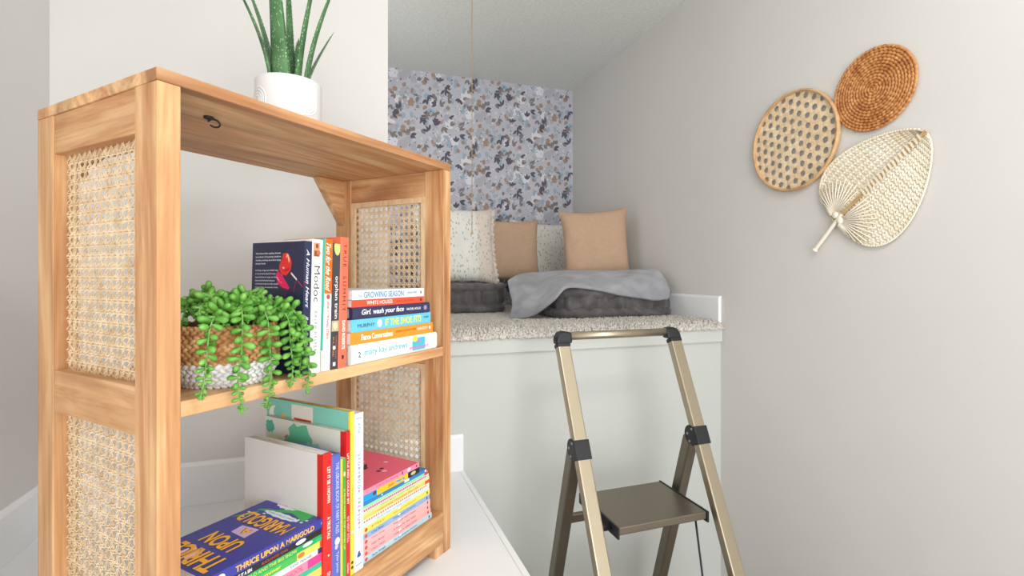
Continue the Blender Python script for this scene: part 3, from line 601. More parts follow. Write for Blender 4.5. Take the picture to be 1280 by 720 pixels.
def strand(path, L=.0180, w=.0049, step=.0052, taper=True):
    q = MB(); pts = [Vector(p) for p in path]; fine = []
    for i in range(len(pts)-1):                     # Catmull-Rom
        p0, p1, p2, p3 = pts[max(i-1,0)], pts[i], pts[i+1], pts[min(i+2,len(pts)-1)]
        for k in range(8):
            t = k/8; fine.append(.5*((2*p1)+(p2-p0)*t+(2*p0-5*p1+4*p2-p3)*t*t+(3*p1-p0-3*p2+p3)*t**3))
    fine.append(pts[-1]); q.tube(fine, .0012, STEMG, 5)
    tot = sum((fine[i+1]-fine[i]).length for i in range(len(fine)-1)); acc = 0; nxt = .003; ang = rp.random()*6
    for i in range(len(fine)-1):
        seg = fine[i+1]-fine[i]; l = seg.length
        while nxt < acc+l:
            p = fine[i]+seg*((nxt-acc)/l); t = seg.normalized(); a = Vector((.3,.8,.5)); nn = (a-t*a.dot(t)).normalized(); bb = t.cross(nn)
            f = nxt/tot; sc = (1 if f < .7 else 1-.6*(f-.7)/.3)*rp.uniform(.8,1.12)
            out = (nn*math.cos(ang)+bb*math.sin(ang)+t*rp.uniform(.05,.5)).normalized()
            R = out.to_track_quat('Z','Y').to_matrix(); Ls, ws = L*sc, w*sc
            vs = []; fs = []; prof_ = [(.0,.22),(.18,.55),(.45,.9),(.7,1.0),(.88,.75),(.97,.4),(1,.0)]; n = 7
            for s_, rr in prof_:
                for k in range(n): vs.append(p+R @ Vector((ws*rr*math.cos(2*PI*k/n), ws*rr*math.sin(2*PI*k/n), Ls*s_)))
            for a_ in range(len(prof_)-1):
                for k in range(n): fs.append((a_*n+k, a_*n+(k+1)%n, (a_+1)*n+(k+1)%n, (a_+1)*n+k))
            q.add(vs, fs, GREEN, True)
            ang += 2.4+rp.uniform(-.3,.3); nxt += step*(1 if f < .75 else .75)
        acc += l
    for k in range(5): q.ball(fine[-1]+Vector((rp.uniform(-.003,.003), rp.uniform(-.003,.003), rp.uniform(-.003,.002))), .002,.002,.0032, GREEN, 6, 4)
    q.build('trailing_strand', plant)
def hang(pxs, d, start, top=.112):
    """pixel columns of the hanging run -> local path; start = point on the pot's crown"""
    P = []
    for u, v in pxs:
        t, _, z = sd(u, v, d); P.append(Vector((t-PCt, d-PCd, z-ZM)))
    s_ = Vector(start); m = (s_+P[0])/2; m.z = max(s_.z, P[0].z)+.012
    strand([s_, m]+P)
hang([(264,405),(259,440),(256,470),(251,497)], -.014, (-.01,-.03,.105))
hang([(303,398),(302,440),(297,478),(303,514)], -.017, (.0,-.03,.112))
hang([(334,398),(337,432),(339,470),(333,508)], -.016, (.02,-.03,.108))
hang([(359,396),(363,430),(366,458),(364,480)], -.010, (.03,-.02,.104))
hang([(374,402),(381,434),(386,462),(384,489)], -.013, (.04,-.02,.102))
hang([(367,388),(372,420),(376,448),(373,470)], -.006, (.035,-.01,.106))
for k in range(30):                                  # the crown: short arching stems over the rim
    a = 2*PI*k/30+rp.uniform(-.15,.15); r1 = rp.uniform(.0,.03); r2 = rp.uniform(.040,.072); h = rp.uniform(.112,.142)
    dx, dy = math.cos(a), math.sin(a); dr = rp.uniform(.02,.045)
    e = min(1, (.071/ max(.001, dx)) if dx > .001 else 9)      # stay clear of the navy book on the right
    r3 = r2+.008
    if dx*r3 > .062: r3 = .062/dx; r2 = r3*.9
    if dy < -.2 and dr > .03: dr = .03
    strand([(dx*r1, dy*r1, .082), (dx*(r1+r2)/2, dy*(r1+r2)/2, h), (dx*r2, dy*r2, h-.010), (dx*r3, dy*r3, h-dr)], step=.0058)

# ------------------------------------------------------------------ aloe on top
AT, AD = .333, .185
al = thing('potted_aloe', 'spiky green aloe in a white ceramic pot standing on top of the bookcase', 'plant', sw(AT, AD, ZT), TH)
CER = mat('white ceramic', (224,225,226), .35, 0, .5)
q = MB(); PR, PH = .0625, .121
def arch(a, z):                                       # raised arch lines on the pot
    best = 0
    for c, zc, up in ((-1.68,.073,1), (2.97,.075,-1), (-.05,.075,-1), (1.46,.073,1)):
        du = ((a-c+PI) % (2*PI)-PI)*PR; dz = (z-zc)
        inside = dz*(-up) > 0 if up else True
        r = math.hypot(du, dz) if (dz < 0) == (up > 0) else (abs(du) if abs(dz) < .036 else 9)
        for rr in (.007, .0125, .018, .0235): best = max(best, math.exp(-((r-rr)/.0011)**2))
    return 1+.022*best
nz_, na = 130, 480
vs = []; fs = []
for i in range(nz_+1):
    z = PH*i/nz_
    for k in range(na):
        a = -PI+2*PI*k/na; r = (PR-(.0035 if i == 0 else 0))*(arch(a, z) if .008 < z < PH-.012 else 1); vs.append((r*math.cos(a), r*math.sin(a), z))
for i in range(nz_):
    for k in range(na): fs.append((i*na+k, i*na+(k+1)%na, (i+1)*na+(k+1)%na, (i+1)*na+k))
q.add(vs, fs, CER, True)
q.lathe([(PR,PH),(PR-.0015,PH+.0015),(PR-.005,PH+.001),(PR-.006,PH-.02),(PR-.006,PH-.03)], CER, 64); q.lathe([(0,0),(PR-.0035,0)], CER, 64)
q.build('pot', al)
q = MB(); q.lathe([(0,PH-.022),(PR-.0062,PH-.024)], noisy('potting soil', [(.3,(60,46,36)), (.7,(104,84,66))], nscale=160, rough=.95, bump=1, bscale=200, bdist=.004), 40); q.build('soil', al)
ALOE = noisy('aloe green', [(.35,(58,98,62)), (.6,(84,128,82)), (.68,(96,140,92))], nscale=14, detail=2, rough=.5, spec=.4)
N, L, B = nodes(ALOE)                                  # pale flecks
vor = N.new('ShaderNodeTexVoronoi'); vor.inputs['Scale'].default_value = 260; tc = N.new('ShaderNodeTexCoord'); mp = N.new('ShaderNodeMapping'); mp.inputs['Scale'].default_value = (1,1,.5)
L.new(tc.outputs['Object'], mp.inputs[0]); L.new(mp.outputs[0], vor.inputs['Vector'])
cr = N.new('ShaderNodeValToRGB'); cr.color_ramp.elements[0].position = .16; cr.color_ramp.elements[0].color = (.8,.8,.8,1); cr.color_ramp.elements[1].position = .30; cr.color_ramp.elements[1].color = (0,0,0,1)
L.new(vor.outputs['Distance'], cr.inputs[0]); mx = N.new('ShaderNodeMix'); mx.data_type = 'RGBA'; old = B.inputs['Base Color'].links[0].from_socket
L.new(cr.outputs[0], mx.inputs[0]); L.new(old, mx.inputs[6]); mx.inputs[7].default_value = (*lin((176,200,170)), 1); L.new(mx.outputs[2], B.inputs['Base Color'])
# image-right of the pot in bookcase axes, and the way towards the viewer
ri = Vector((.80,-.60,0)); vi = Vector((-.60,-.80,0))
def aleaf(bx, by, tipx, tipy, H, w, curve=.0):
    """thick channelled blade from (bx right, by towards viewer) to tip offset, height H"""
    q = MB(); n = 18; m = 10; b0 = ri*bx+vi*by; t0 = ri*tipx+vi*tipy; vs = []; fs = []
    out = (t0-b0); out.z = 0; out = out.normalized() if out.length > .004 else vi
    side = Vector((0,0,1)).cross(out)
    for i in range(n+1):
        s_ = i/n; c = b0.lerp(t0, s_**(1.25+curve)); c = c+Vector((0,0,PH-.026+H*s_)); ww = w*(1-s_)**.62*(1 if s_ > .12 else .85+s_*1.25)+.0006; th = ww*.48
        for k in range(m):
            a = 2*PI*k/m; x, y = ww*math.cos(a), th*math.sin(a)
            if y < 0: y = y*.25+ww*.16*(abs(math.cos(a)))-.0*th      # hollow inner face
            vs.append(c+side*x-out*(-y))
    for i in range(n):
        for k in range(m): fs.append((i*m+k, i*m+(k+1)%m, (i+1)*m+(k+1)%m, (i+1)*m+k))
    fs.append(tuple(range(m))[::-1]); fs.append(tuple(range(n*m,(n+1)*m))); q.add(vs, fs, ALOE, True)
    tm = mat('aloe tooth', (120,150,104), .5)
    for i in range(2, n*2-2):                                         # teeth on both edges
        s_ = i/(n*2); c = b0.lerp(t0, s_**(1.25+curve))+Vector((0,0,PH-.026+H*s_)); ww = w*(1-s_)**.62
        for g in (-1, 1): p = c+side*(g*ww*.98); q.add([p+Vector((0,0,-.0018)), p+Vector((0,0,.0018)), p+side*(g*.003)+Vector((0,0,.0016)), p+out*.0012], [(0,1,2),(0,3,2),(1,3,2),(0,1,3)], tm)
    q.build('leaf', al)
for a in ((-.012,.022,-.036,.04,.33,.0270,.0), (-.026,.006,-.130,-.01,.27,.0180,.45), (-.022,-.018,-.092,-.05,.27,.0150,.35), (.006,-.002,-.004,-.01,.30,.0135,0), (.012,.016,.056,.03,.28,.0165,.2),
          (.026,.006,.098,.015,.27,.0185,.35), (.022,-.016,.090,-.04,.17,.0120,.1), (.006,-.024,.020,-.06,.150,.0100,0)): aleaf(*a)

# ------------------------------------------------------------------ wall decor (on the right wall)
def wallM(u, v): p = onX(u, v, XR); return p
BAM = noisy('bleached bamboo', [(.3,(228,200,160)), (.7,(244,222,188))], nscale=20, rough=.5)
BAMR = noisy('bamboo rim', [(.3,(196,152,104)), (.7,(222,184,138))], (1,1,1), 30, rough=.5)
c = Vector((XR, 1.277, Z(.449))); R1 = .163
tray = thing('woven_tray', 'round open hexagon weave bamboo tray hanging left on the right wall', 'wall decor', c)
def W(x, y, o): return Vector((-o, -x, y))            # x right as seen from the room, y up, o out from the wall
q = MB(); pitch = .0335; hw = .0082
for fam in range(3):
    a = math.radians((90, 30, -30)[fam]+4); dx, dy = math.cos(a), math.sin(a); nx, ny = -dy, dx
    for k in range(-6, 6):
        o = (k+.5)*pitch*.866 if fam != 9 else 0
        hl = R1*R1-.00001-o*o
        if hl <= .0008: continue
        hl = math.sqrt(hl)-.003; n = max(6, int(2*hl/.012))
        q.ribbon([W(nx*o+dx*s_, ny*o+dy*s_, .0105+.0011*math.sin(s_/(pitch*.58)*PI+fam*2.1)) for s_ in [-hl+2*hl*i/n for i in range(n+1)]], (-1,0,0), hw*.66, .0005, BAM)
q.build('weave', tray)
q = MB(); rim = [(R1-.004,.004),(R1,.002),(R1+.003,.006),(R1+.004,.015),(R1+.002,.020),(R1-.003,.020),(R1-.005,.015),(R1-.004,.004)]
q.add([W(r*math.cos(2*PI*k/72), r*math.sin(2*PI*k/72), o) for r, o in rim for k in range(72)], [(i*72+k, i*72+(k+1)%72, (i+1)*72+(k+1)%72, (i+1)*72+k) for i in range(len(rim)-1) for k in range(72)], BAMR, True)
q.build('rim', tray)
RAT = noisy('honey rattan coil', [(.3,(168,100,48)), (.55,(206,142,82)), (.8,(226,170,110))], nscale=60, detail=2, rough=.5)
c = Vector((XR, 1.014, Z(.531))); R2 = .117
mat_ = MB(); nr = 14
for i in range(nr):                                    # coiled core wrapped with stitches
    r = R2*(i+.6)/nr; n = max(6, int(2*PI*r/.0125)); vs = []; fs = []; m = 6; rr = R2/nr*.60
    n = n*2
    for k in range(n*2):
        a = 2*PI*k/(n*2)+i*.4; g = rr*(.45 if k % 4 == 0 else 1.0)
        for j in range(m): b = 2*PI*j/m; vs.append(W((r+g*math.cos(b))*math.cos(a), (r+g*math.cos(b))*math.sin(a), .007+g*.8*math.sin(b)))
    for k in range(n*2):
        for j in range(m): fs.append((k*m+j, k*m+(j+1)%m, ((k+1)%(n*2))*m+(j+1)%m, ((k+1)%(n*2))*m+j))
    mat_.add(vs, fs, RAT, True)
mat_.add([W(R2*.96*math.cos(2*PI*k/48), R2*.96*math.sin(2*PI*k/48), o) for o in (.001,.0065) for k in range(48)], [tuple(range(48)), tuple(range(48,96))[::-1]]+[(k,(k+1)%48,48+(k+1)%48,48+k) for k in range(48)], mat('rattan backing', (150,92,50), .7))
tag(mat_.build('rattan_mat', loc=c), 'round honey brown coiled rattan mat hanging highest on the right wall', 'wall decor')
# palm leaf hand fan
PALM = noisy('bleached palm leaf', [(.3,(238,226,202)), (.7,(250,243,228))], nscale=12, detail=2, rough=.42, spec=.5)
PALMD = noisy('tan palm rib', [(.3,(186,150,98)), (.7,(218,188,138))], nscale=60, rough=.5)
base, tip, hend = wallM(1056,268), wallM(1160,166), wallM(1023,312)
fan = thing('palm_leaf_fan', 'cream plaited palm leaf hand fan with handle hanging lowest on the right wall', 'wall decor', base)
ax = Vector((0, tip.y-base.y, tip.z-base.z)); FL_ = ax.length; ax.normalize(); sx_ = Vector((0, -ax.z, ax.y)).normalized()
if sx_.z < 0: sx_ = -sx_                                # across the fan, pointing up-left
OUT = Vector((-1,0,0))
def FP(s_, w, o): return ax*s_+sx_*w+OUT*o
def halfw(s_, up):                                       # half width of the heart shape along the midrib
    x = max(0, min(1, (s_/FL_+.12)/1.12)); w = .148 if up else .158
    return w*math.sin(PI*x**.60)**.60 if 0 < x < 1 else 0
q = MB()
for up in (1, -1):
    rows_ = 15
    for i in range(rows_):                               # plaited rows parallel to the edge
        f0 = i/rows_; f1 = (i+1.12)/rows_; n = 34
        for k in range(n):
            s0 = -.12*FL_+1.12*FL_*(k+.5*(i%2))/n; s1 = s0+1.12*FL_/n*1.02; sl = .0045*(1 if i % 2 else -1)
            a0, a1 = halfw(s0, up > 0), halfw(s1, up > 0); b0, b1 = halfw(s0+sl, up > 0), halfw(s1+sl, up > 0)
            if min(a1, b1) <= .002 and min(a0, b0) <= .002: continue
            h0 = .0045+.0020*((k+i)%2); h1 = .0045+.0020*((k+i+1)%2)
            q.add([FP(s0, up*f0*a0, h0), FP(s1, up*f0*a1, h1+.001), FP(s1+sl, up*min(1.01,f1)*b1, h1+.0006), FP(s0+sl, up*min(1.01,f1)*b0, h0+.0014),
                   FP((s0+s1)/2, up*(f0+f1)/2*(a0+a1)/2, .0110)], [(0,1,4),(1,2,4),(2,3,4),(3,0,4)], PALM)
    # thin backing so that the plait is closed, and a rolled edge
    n = 60; S_ = [-.12*FL_+1.12*FL_*k/n for k in range(n+1)]
    q.add([FP(s_, up*f*halfw(s_, up > 0), .004) for s_ in S_ for f in (0,.5,1)], [(3*k+j, 3*k+3+j, 3*k+4+j, 3*k+1+j) for k in range(n) for j in (0,1)], PALM)
    for k in range(n):
        q.tube([FP(S_[k], up*halfw(S_[k], up > 0), .005), FP(S_[k+1]+.002, up*halfw(S_[k+1], up > 0), .009)], .0028, PALM, 6)
q.build('blade', fan)
q = MB()                                                  # midrib with its row of stitches
q.ribbon([FP(s_, 0, .0118) for s_ in (-.03,.03,.09,.15,FL_+.004)], (-1,0,0), .0052, .0012, PALMD)
for k in range(17):
    s_ = .085+k*(FL_-.09)/17; q.box((-.0150, 0, 0), (-.0128, 0, 0), PALM); q.ribbon([FP(s_-.0005, -.010, .0142), FP(s_+.0030, .010, .0142)], (-1,0,0), .0026, .0010, PALM)
q.build('midrib', fan)
for up in (1, -1):                                        # gathered fan of ribs either side of the handle
    q = MB(); root = FP(-.015, up*.012, .014)
    for k in range(19):
        a = math.radians(4+k*7.6); L_ = .112*(.75+.25*math.sin(PI*(k+4)/21)*.8-.25*max(0,k-11)/7); e = root+(ax*math.cos(a)+sx_*up*math.sin(a))*L_
        while abs(e.dot(sx_)) > halfw(e.dot(ax), up > 0)-.004 and L_ > .02: L_ *= .95; e = root+(ax*math.cos(a)+sx_*up*math.sin(a))*L_
        e.x = -.0115
        q.tube([root, root.lerp(e, .5)+OUT*.004, e], [.0022,.0022,.0016], PALM, 6)
    q.ball(root+OUT*.001, .006, .011, .011, PALM, 10, 6)
    q.build('gathered_ribs', fan)
q = MB(); he = hend-base; hp = FP(.0, 0, .012); he = Vector((-.014, he.y, he.z)); n = 40
q.tube([hp.lerp(he, k/n) for k in range(n+1)], [.0056+.0006*(k%2) for k in range(n+1)], PALM, 10)
dv = (he-hp).normalized(); q.tube([he-dv*.002, he+dv*.004, he+dv*.005], [.0085,.009,.004], PALM, 12)
q.build('handle', fan)

# ------------------------------------------------------------------ step ladder
LAD = thing('step_ladder', 'champagne gold folding step ladder with black joints standing before the platform', 'ladder', (.824, 1.15, 0))
LO = Vector((.824, 1.15, 0))
XA, XB, RW, RD = .6056, 1.0024, .0400, .026
yt, zt = 1.352, Z(-.205); sl = (1.352-1.083)/(-.205+.811)           # rail leans back: dY per dz
def ry(z): return yt-(zt-z)*sl
def bar(q, x0, x1, p0, p1, dep, m):
    """box section between (y,z) p0 and p1, front face on that line, depth dep towards the back"""
    d = Vector((0, p1[0]-p0[0], p1[1]-p0[1])).normalized(); nb = Vector((0, d.z, -d.y))
    if nb.y < 0: nb = -nb
    P = []
    for y, z in (p0, p1):
        for x, b in ((x0,0),(x1,0),(x1,dep),(x0,dep)): P.append(Vector((x, y, z))+nb*b-LO)
    q.add(P, [(0,1,2,3),(4,7,6,5),(0,4,5,1),(1,5,6,2),(2,6,7,3),(3,7,4,0)], m)
for x0 in (XA, XB):
    q = MB(); bar(q, x0, x0+RW, (ry(.015), .015), (ry(zt), zt), RD, BRONZE); q.build('front_rail', LAD, bevel=.004, seg=3)
    q = MB(); bar(q, x0-.002, x0+RW+.002, (ry(0)-.002, 0), (ry(.035)-.002, .035), RD+.004, BLACKP); q.build('rubber_foot', LAD, bevel=.003)
    # rear leg from the hinge down
    zh = Z(-.482); yh = ry(zh)+.028; rs_ = .30
    q = MB(); bar(q, x0+.002, x0+RW-.004, (yh+zh*rs_, .015), (yh+.006, zh-.02), .036, BRONZED); q.build('rear_leg', LAD, bevel=.004, seg=3)
    q = MB(); bar(q, x0, x0+RW, (yh+zh*rs_-.002, 0), (yh+zh*rs_-.002-.012, .035), .04, BLACKP); q.build('rubber_foot', LAD, bevel=.003)
    # black hinge block
    q = MB(); zb_ = Z(-.500); zt_ = Z(-.452)
    bar(q, x0-.003, x0+RW+.003, (ry(zb_)-.003, zb_), (ry(zt_)-.003, zt_), .034, BLACKP)
    yy, zz_ = ry(Z(-.476))+.029, Z(-.482)
    for xs in (x0-.0032, x0+RW-.001):
        n = 18; pts = [(yy+.023*math.cos(2*PI*k/n), zz_+.028*math.sin(2*PI*k/n)) for k in range(n)]
        q.prism(pts, xs, xs+.004, BLACKP, lambda a, b, c: tuple(Vector((c, a, b))-LO))
    h = q.build('hinge_bracket', LAD, bevel=.0015)
    q = MB()
    for xs in (x0-.0036, x0+RW+.0030 if False else x0-.0036):
        for dy, dz in ((-.010,.018),(.008,.0),(-.002,-.020)):
            q.ball(Vector((xs, yy+dy, zz_+dz))-LO, .0022, .0045, .0045, STEEL, 10, 5)
    q.build('rivets', h)
    # top cap: elbow from rail into the handle tube
    g = 1 if x0 == XA else -1; cxr = x0+RW/2; q = MB(); hz = zt+.024; hy = ry(hz)+.013
    prof_ = []
    bar(q, x0-.002, x0+RW+.002, (ry(zt-.006)-.002, zt-.006), (ry(zt+.008)-.002, zt+.008), RD+.004, BLACKP)
    n = 8; vs = []
    path = [(Vector((cxr, ry(zt+.006)+.013, zt+.006)), Vector((1,0,0)), RW/2+.002)]
    pth = []
    for k in range(n+1):
        a = PI/2*k/n; pth.append(Vector((cxr-g*.010+g*.034*math.sin(a)-g*.0, hy-(1-k/n)*.004, zt+.004+.020*math.sin(a)*1.0-(0 if k else .0))))
    outl = [(-.022,-.006),( .030,-.006+.004),(.030,.030),(.006,.034),(-.010,.030),(-.019,.018),(-.022,.006)]
    q.prism([(cxr+g*a, zt+.004+b) for a, b in (outl if g > 0 else outl[::-1])], hy-.016, hy+.016, BLACKP, lambda a, b, c: tuple(Vector((a, c+(b-zt)*sl*.4-.006, b))-LO))
    q.build('top_cap', LAD, bevel=.006, seg=4)
q = MB(); q.tube([Vector((XA+RW+.004, hy-.003, zt+.022))-LO, Vector((XB-.004, hy-.003, zt+.022))-LO], .0125, BRONZE, 20); q.build('handle_bar', LAD)
def tread(z, x0, x1, y0, y1, name):
    q = MB(); q.box(Vector((x0, y0, z-.022))-LO, Vector((x1, y1, z))-LO, BRONZED); o = q.build(name, LAD, bevel=.003)
    for a in (x0-.006, x1):
        q = MB(); q.box(Vector((a, y0-.004, z-.030))-LO, Vector((a+.006, y1+.002, z+.0015))-LO, BLACKP); q.build('end_cap', o, bevel=.0015)
    q = MB()
    for a, b in ((XA+RW-.002, x0), (x1, XB+.002)): q.tube([Vector((a, y0+.045, z-.017))-LO, Vector((b, y0+.045, z-.017))-LO], .0095, BLACKP, 12)
    q.build('pivot_pins', o)
TZ = Z(-.672)
tread(TZ, .700, .984, 1.166, 1.390, 'platform')
tread(TZ-.212, .700, .984, ry(TZ-.212)-.02, ry(TZ-.212)+.16, 'step')
tread(TZ-.424, .700, .984, ry(TZ-.424)-.02, ry(TZ-.424)+.16, 'step')
q = MB()                                                   # black tie strap from platform to the lower step, right side
q.tube([Vector((.972, 1.20, TZ-.028))-LO, Vector((.972, 1.165, TZ-.20))-LO, Vector((.972, 1.12, TZ-.40))-LO], .0030, BLACKP, 8); q.build('tie_rod', LAD)
q = MB(); bar(q, XA+.01, XB+.03, (yh+.251*rs_+.008, zh-.251), (yh+.223*rs_+.008, zh-.223), .012, BRONZED); q.build('rear_brace', LAD, bevel=.002)

# ------------------------------------------------------------------ nook: cushions, pillows, blanket, chain
VEL = noisy('charcoal velvet', [(.3,(78,75,76)), (.6,(106,102,103)), (.8,(132,128,128))], nscale=22, detail=4, rough=.85, spec=.2)
try:
    VEL.node_tree.nodes['Principled BSDF'].inputs['Sheen Weight'].default_value = .35
except KeyError: pass
CZ = -.1835
def floor_cushion(x0, x1, y0, y1, h, label, seed, rot=0):
    cx, cy = (x0+x1)/2, (y0+y1)/2; a, b = (x1-x0)/2, (y1-y0)/2
    o = thing('floor_cushion', label, 'cushion', (cx, cy, Z(CZ)), rot, 'charcoal floor cushions'); r = random.Random(seed)
    def outline(k, n, off):
        t = 4*k/n; s_ = int(t) % 4; f = t-int(t); rc_ = .05
        ang = 2*PI*k/n; ca, sa = math.cos(ang), math.sin(ang); p = 7
        R = (abs(ca/ (a+off))**p+abs(sa/(b+off))**p)**(-1/p); return R*ca, R*sa
    q = MB(); n = 160; mm = 14; vs = []; fs = []                       # body with gathered sides
    for j in range(mm+1):
        f = j/mm; z = .012+(h-.024)*f
        for k in range(n):
            rip = .011*math.sin(k*2*PI*26/n+noise.noise(Vector((k*.1, seed, 0)))*4)*(.35+.65*math.sin(PI*f))+.006*noise.noise(Vector((k*.13, f*3, seed)))
            off = -.022+.018*math.sin(PI*f)**.6+rip; x, y = outline(k, n, off); vs.append((x, y, z))
    for j in range(mm):
        for k in range(n): fs.append((j*n+k, j*n+(k+1)%n, (j+1)*n+(k+1)%n, (j+1)*n+k))
    q.add(vs, fs, VEL, True)
    vs = []; fs = []; rn = 14                                          # tufted top
    for j in range(rn+1):
        f = 1-j/rn
        for k in range(n):
            x, y = outline(k, n, -.022); x *= f; y *= f
            tu = min(1, min(math.hypot(x-ox, y-oy) for ox in (-.15,0,.15) for oy in (-.15,0,.15))/.06)
            vs.append((x, y, h-.012+.010*math.sin(PI*min(1,(1-f)*2)/2)*(.35+.65*tu)))
    for j in range(rn):
        for k in range(n): fs.append((j*n+k, j*n+(k+1)%n, (j+1)*n+(k+1)%n, (j+1)*n+k))
    q.add(vs, fs, VEL, True); q.add([(outline(k,n,-.02)[0], outline(k,n,-.02)[1], .004) for k in range(n)], [tuple(range(n))[::-1]], VEL)
    q.build('body', o)
    for zr, rr in ((.021, .0205), (h-.021, .0205)):                      # rolled French edges
        q = MB(); vs = []; fs = []; m = 10
        for k in range(n):
            x, y = outline(k, n, -.012); x2, y2 = outline(k, n, -.002); dx, dy = Vector((x2-x, y2-y)).normalized()
            g = rr*(1+.16*math.sin(k*2*PI*31/n+seed)+.18*noise.noise(Vector((k*.35, seed, zr*9))))
            for j in range(m): w = 2*PI*j/m; vs.append((x+dx*g*math.cos(w), y+dy*g*math.cos(w), zr+g*math.sin(w)))
        for k in range(n):
            for j in range(m): fs.append((k*m+j, ((k+1)%n)*m+j, ((k+1)%n)*m+(j+1)%m, k*m+(j+1)%m))
        q.add(vs, fs, VEL, True); q.build('rolled_edge', o)
    return o
floor_cushion(.872, 1.436, 1.885, 2.425, .132, 'charcoal velvet floor cushion on the right, half covered by the grey blanket', 1)
floor_cushion(.235, .795, 2.375, 2.925, .146, 'charcoal velvet floor cushion on the left, under the cream pillow', 5)
TANM = noisy('tan linen', [(.3,(192,161,136)), (.7,(197,166,141))], (1,1,1), 60, rough=.9, bump=.35, bscale=420, bdist=.0015, spec=.15)
def cream_mat(name, blush):
    m = noisy(name, [(.3,(226,224,216)), (.7,(236,234,227))], nscale=12, rough=.9, bump=.3, bscale=300, bdist=.002, spec=.1); N, L, B = nodes(m)
    tc = N.new('ShaderNodeTexCoord'); src = B.inputs['Base Color'].links[0].from_socket
    sp = N.new('ShaderNodeSeparateXYZ'); L.new(tc.outputs['Object'], sp.inputs[0])
    if blush is not None:                                              # printed blush stripe
        mr = N.new('ShaderNodeMapRange'); mr.interpolation_type = 'SMOOTHSTEP'; mr.inputs[1].default_value = blush; mr.inputs[2].default_value = blush+.015; L.new(sp.outputs[0], mr.inputs[0])
        mx = N.new('ShaderNodeMix'); mx.data_type = 'RGBA'; L.new(mr.outputs[0], mx.inputs[0]); L.new(src, mx.inputs[6]); mx.inputs[7].default_value = (*lin((224,212,201)), 1); src = mx.outputs[2]
    vo = N.new('ShaderNodeTexVoronoi'); vo.inputs['Scale'].default_value = 52; mp = N.new('ShaderNodeMapping'); mp.inputs['Scale'].default_value = (1.5,.2,.8); mp.inputs['Rotation'].default_value = (0,.4,0)
    L.new(tc.outputs['Object'], mp.inputs[0]); L.new(mp.outputs[0], vo.inputs['Vector'])
    cr = N.new('ShaderNodeValToRGB'); cr.color_ramp.elements[0].position = .20; cr.color_ramp.elements[0].color = (.75,.75,.75,1); cr.color_ramp.elements[1].position = .34; cr.color_ramp.elements[1].color = (0,0,0,1)
    L.new(vo.outputs['Distance'], cr.inputs[0]); mx = N.new('ShaderNodeMix'); mx.data_type = 'RGBA'; L.new(cr.outputs[0], mx.inputs[0]); L.new(src, mx.inputs[6]); mx.inputs[7].default_value = (*lin((158,160,152)), 1)
    L.new(mx.outputs[2], B.inputs['Base Color']); return m
def pillow(name, label, c, w, h, th, m, rz, lean, seed, frill=0, group=None, roll=0):
    M = Matrix.Rotation(rz, 3, 'Z') @ Matrix.Rotation(-lean, 3, 'X') @ Matrix.Rotation(-roll, 3, 'Y')
    q = MB(); n = 30
    def fn(side):
        def g(u, v):
            x, z = 2*u-1, 2*v-1; e = max(0, (1-x**4))**.5*max(0, (1-z**4))**.5
            px = 1-.075*(1-abs(z)**2.2)*abs(x)**6+.02*abs(x*z)**5; pz = 1-.075*(1-abs(x)**2.2)*abs(z)**6+.02*abs(x*z)**5
            wr = .006*noise.noise(Vector((x*2.2, z*2.2, seed+side)))+.003*noise.noise(Vector((x*6, z*6, seed+side*2)))
            if side > 0: wr -= .004*max(0, noise.noise(Vector((math.atan2(z, x)*4, seed, 1))))*(abs(x)**3+abs(z)**3)
            y = -side*(th/2*e+wr*min(1, e*3))
            return (x*w/2*px, y, h/2+z*h/2*pz)
        return g
    q.grid(fn(1), n, n, m); q.grid(lambda u, v: fn(-1)(1-u, v), n, n, m)
    o = q.build(name, loc=c); o.rotation_euler = M.to_euler()
    for f in ([1, -1] if frill else []):                                # ruffled flange at both ends
        q = MB(); k_ = 70
        q.grid(lambda u, v: (f*(w/2*(.925+.075*abs(2*v-1)**2.2)+u*.020-.004), .010*math.sin(v*90+seed)*u+.004*math.sin(v*37)*u, h*(.01+.98*v)), 3, k_, m); q.build('ruffled_edge', o)
    return tag(o, label, 'pillow', group or 'pillows along the nook wall')
CR1, CR2 = cream_mat('cream printed linen', .085), cream_mat('cream speckled linen', None)
ck = Z(CZ)
pillow('pillow', 'cream speckled pillow with ruffled edge, leftmost on the left floor cushion', (.565, 2.47, ck+.142), .40, .40, .11, CR1, .05, .20, 2, 1)
pillow('pillow', 'square tan linen pillow between the two cream speckled ones', (.880, 2.635, ck+.148), .37, .355, .11, TANM, -.10, .14, 3)
pillow('pillow', 'cream speckled pillow standing behind the larger tan pillow', (1.205, 2.79, ck+.002), .48, .515, .10, CR2, .03, .10, 4, 1)
pillow('pillow', 'large tan linen pillow on the right against the grey wall', (1.238, 2.262, ck+.128), .345, .40, .115, TANM, -.38, .10, 6, roll=.06)
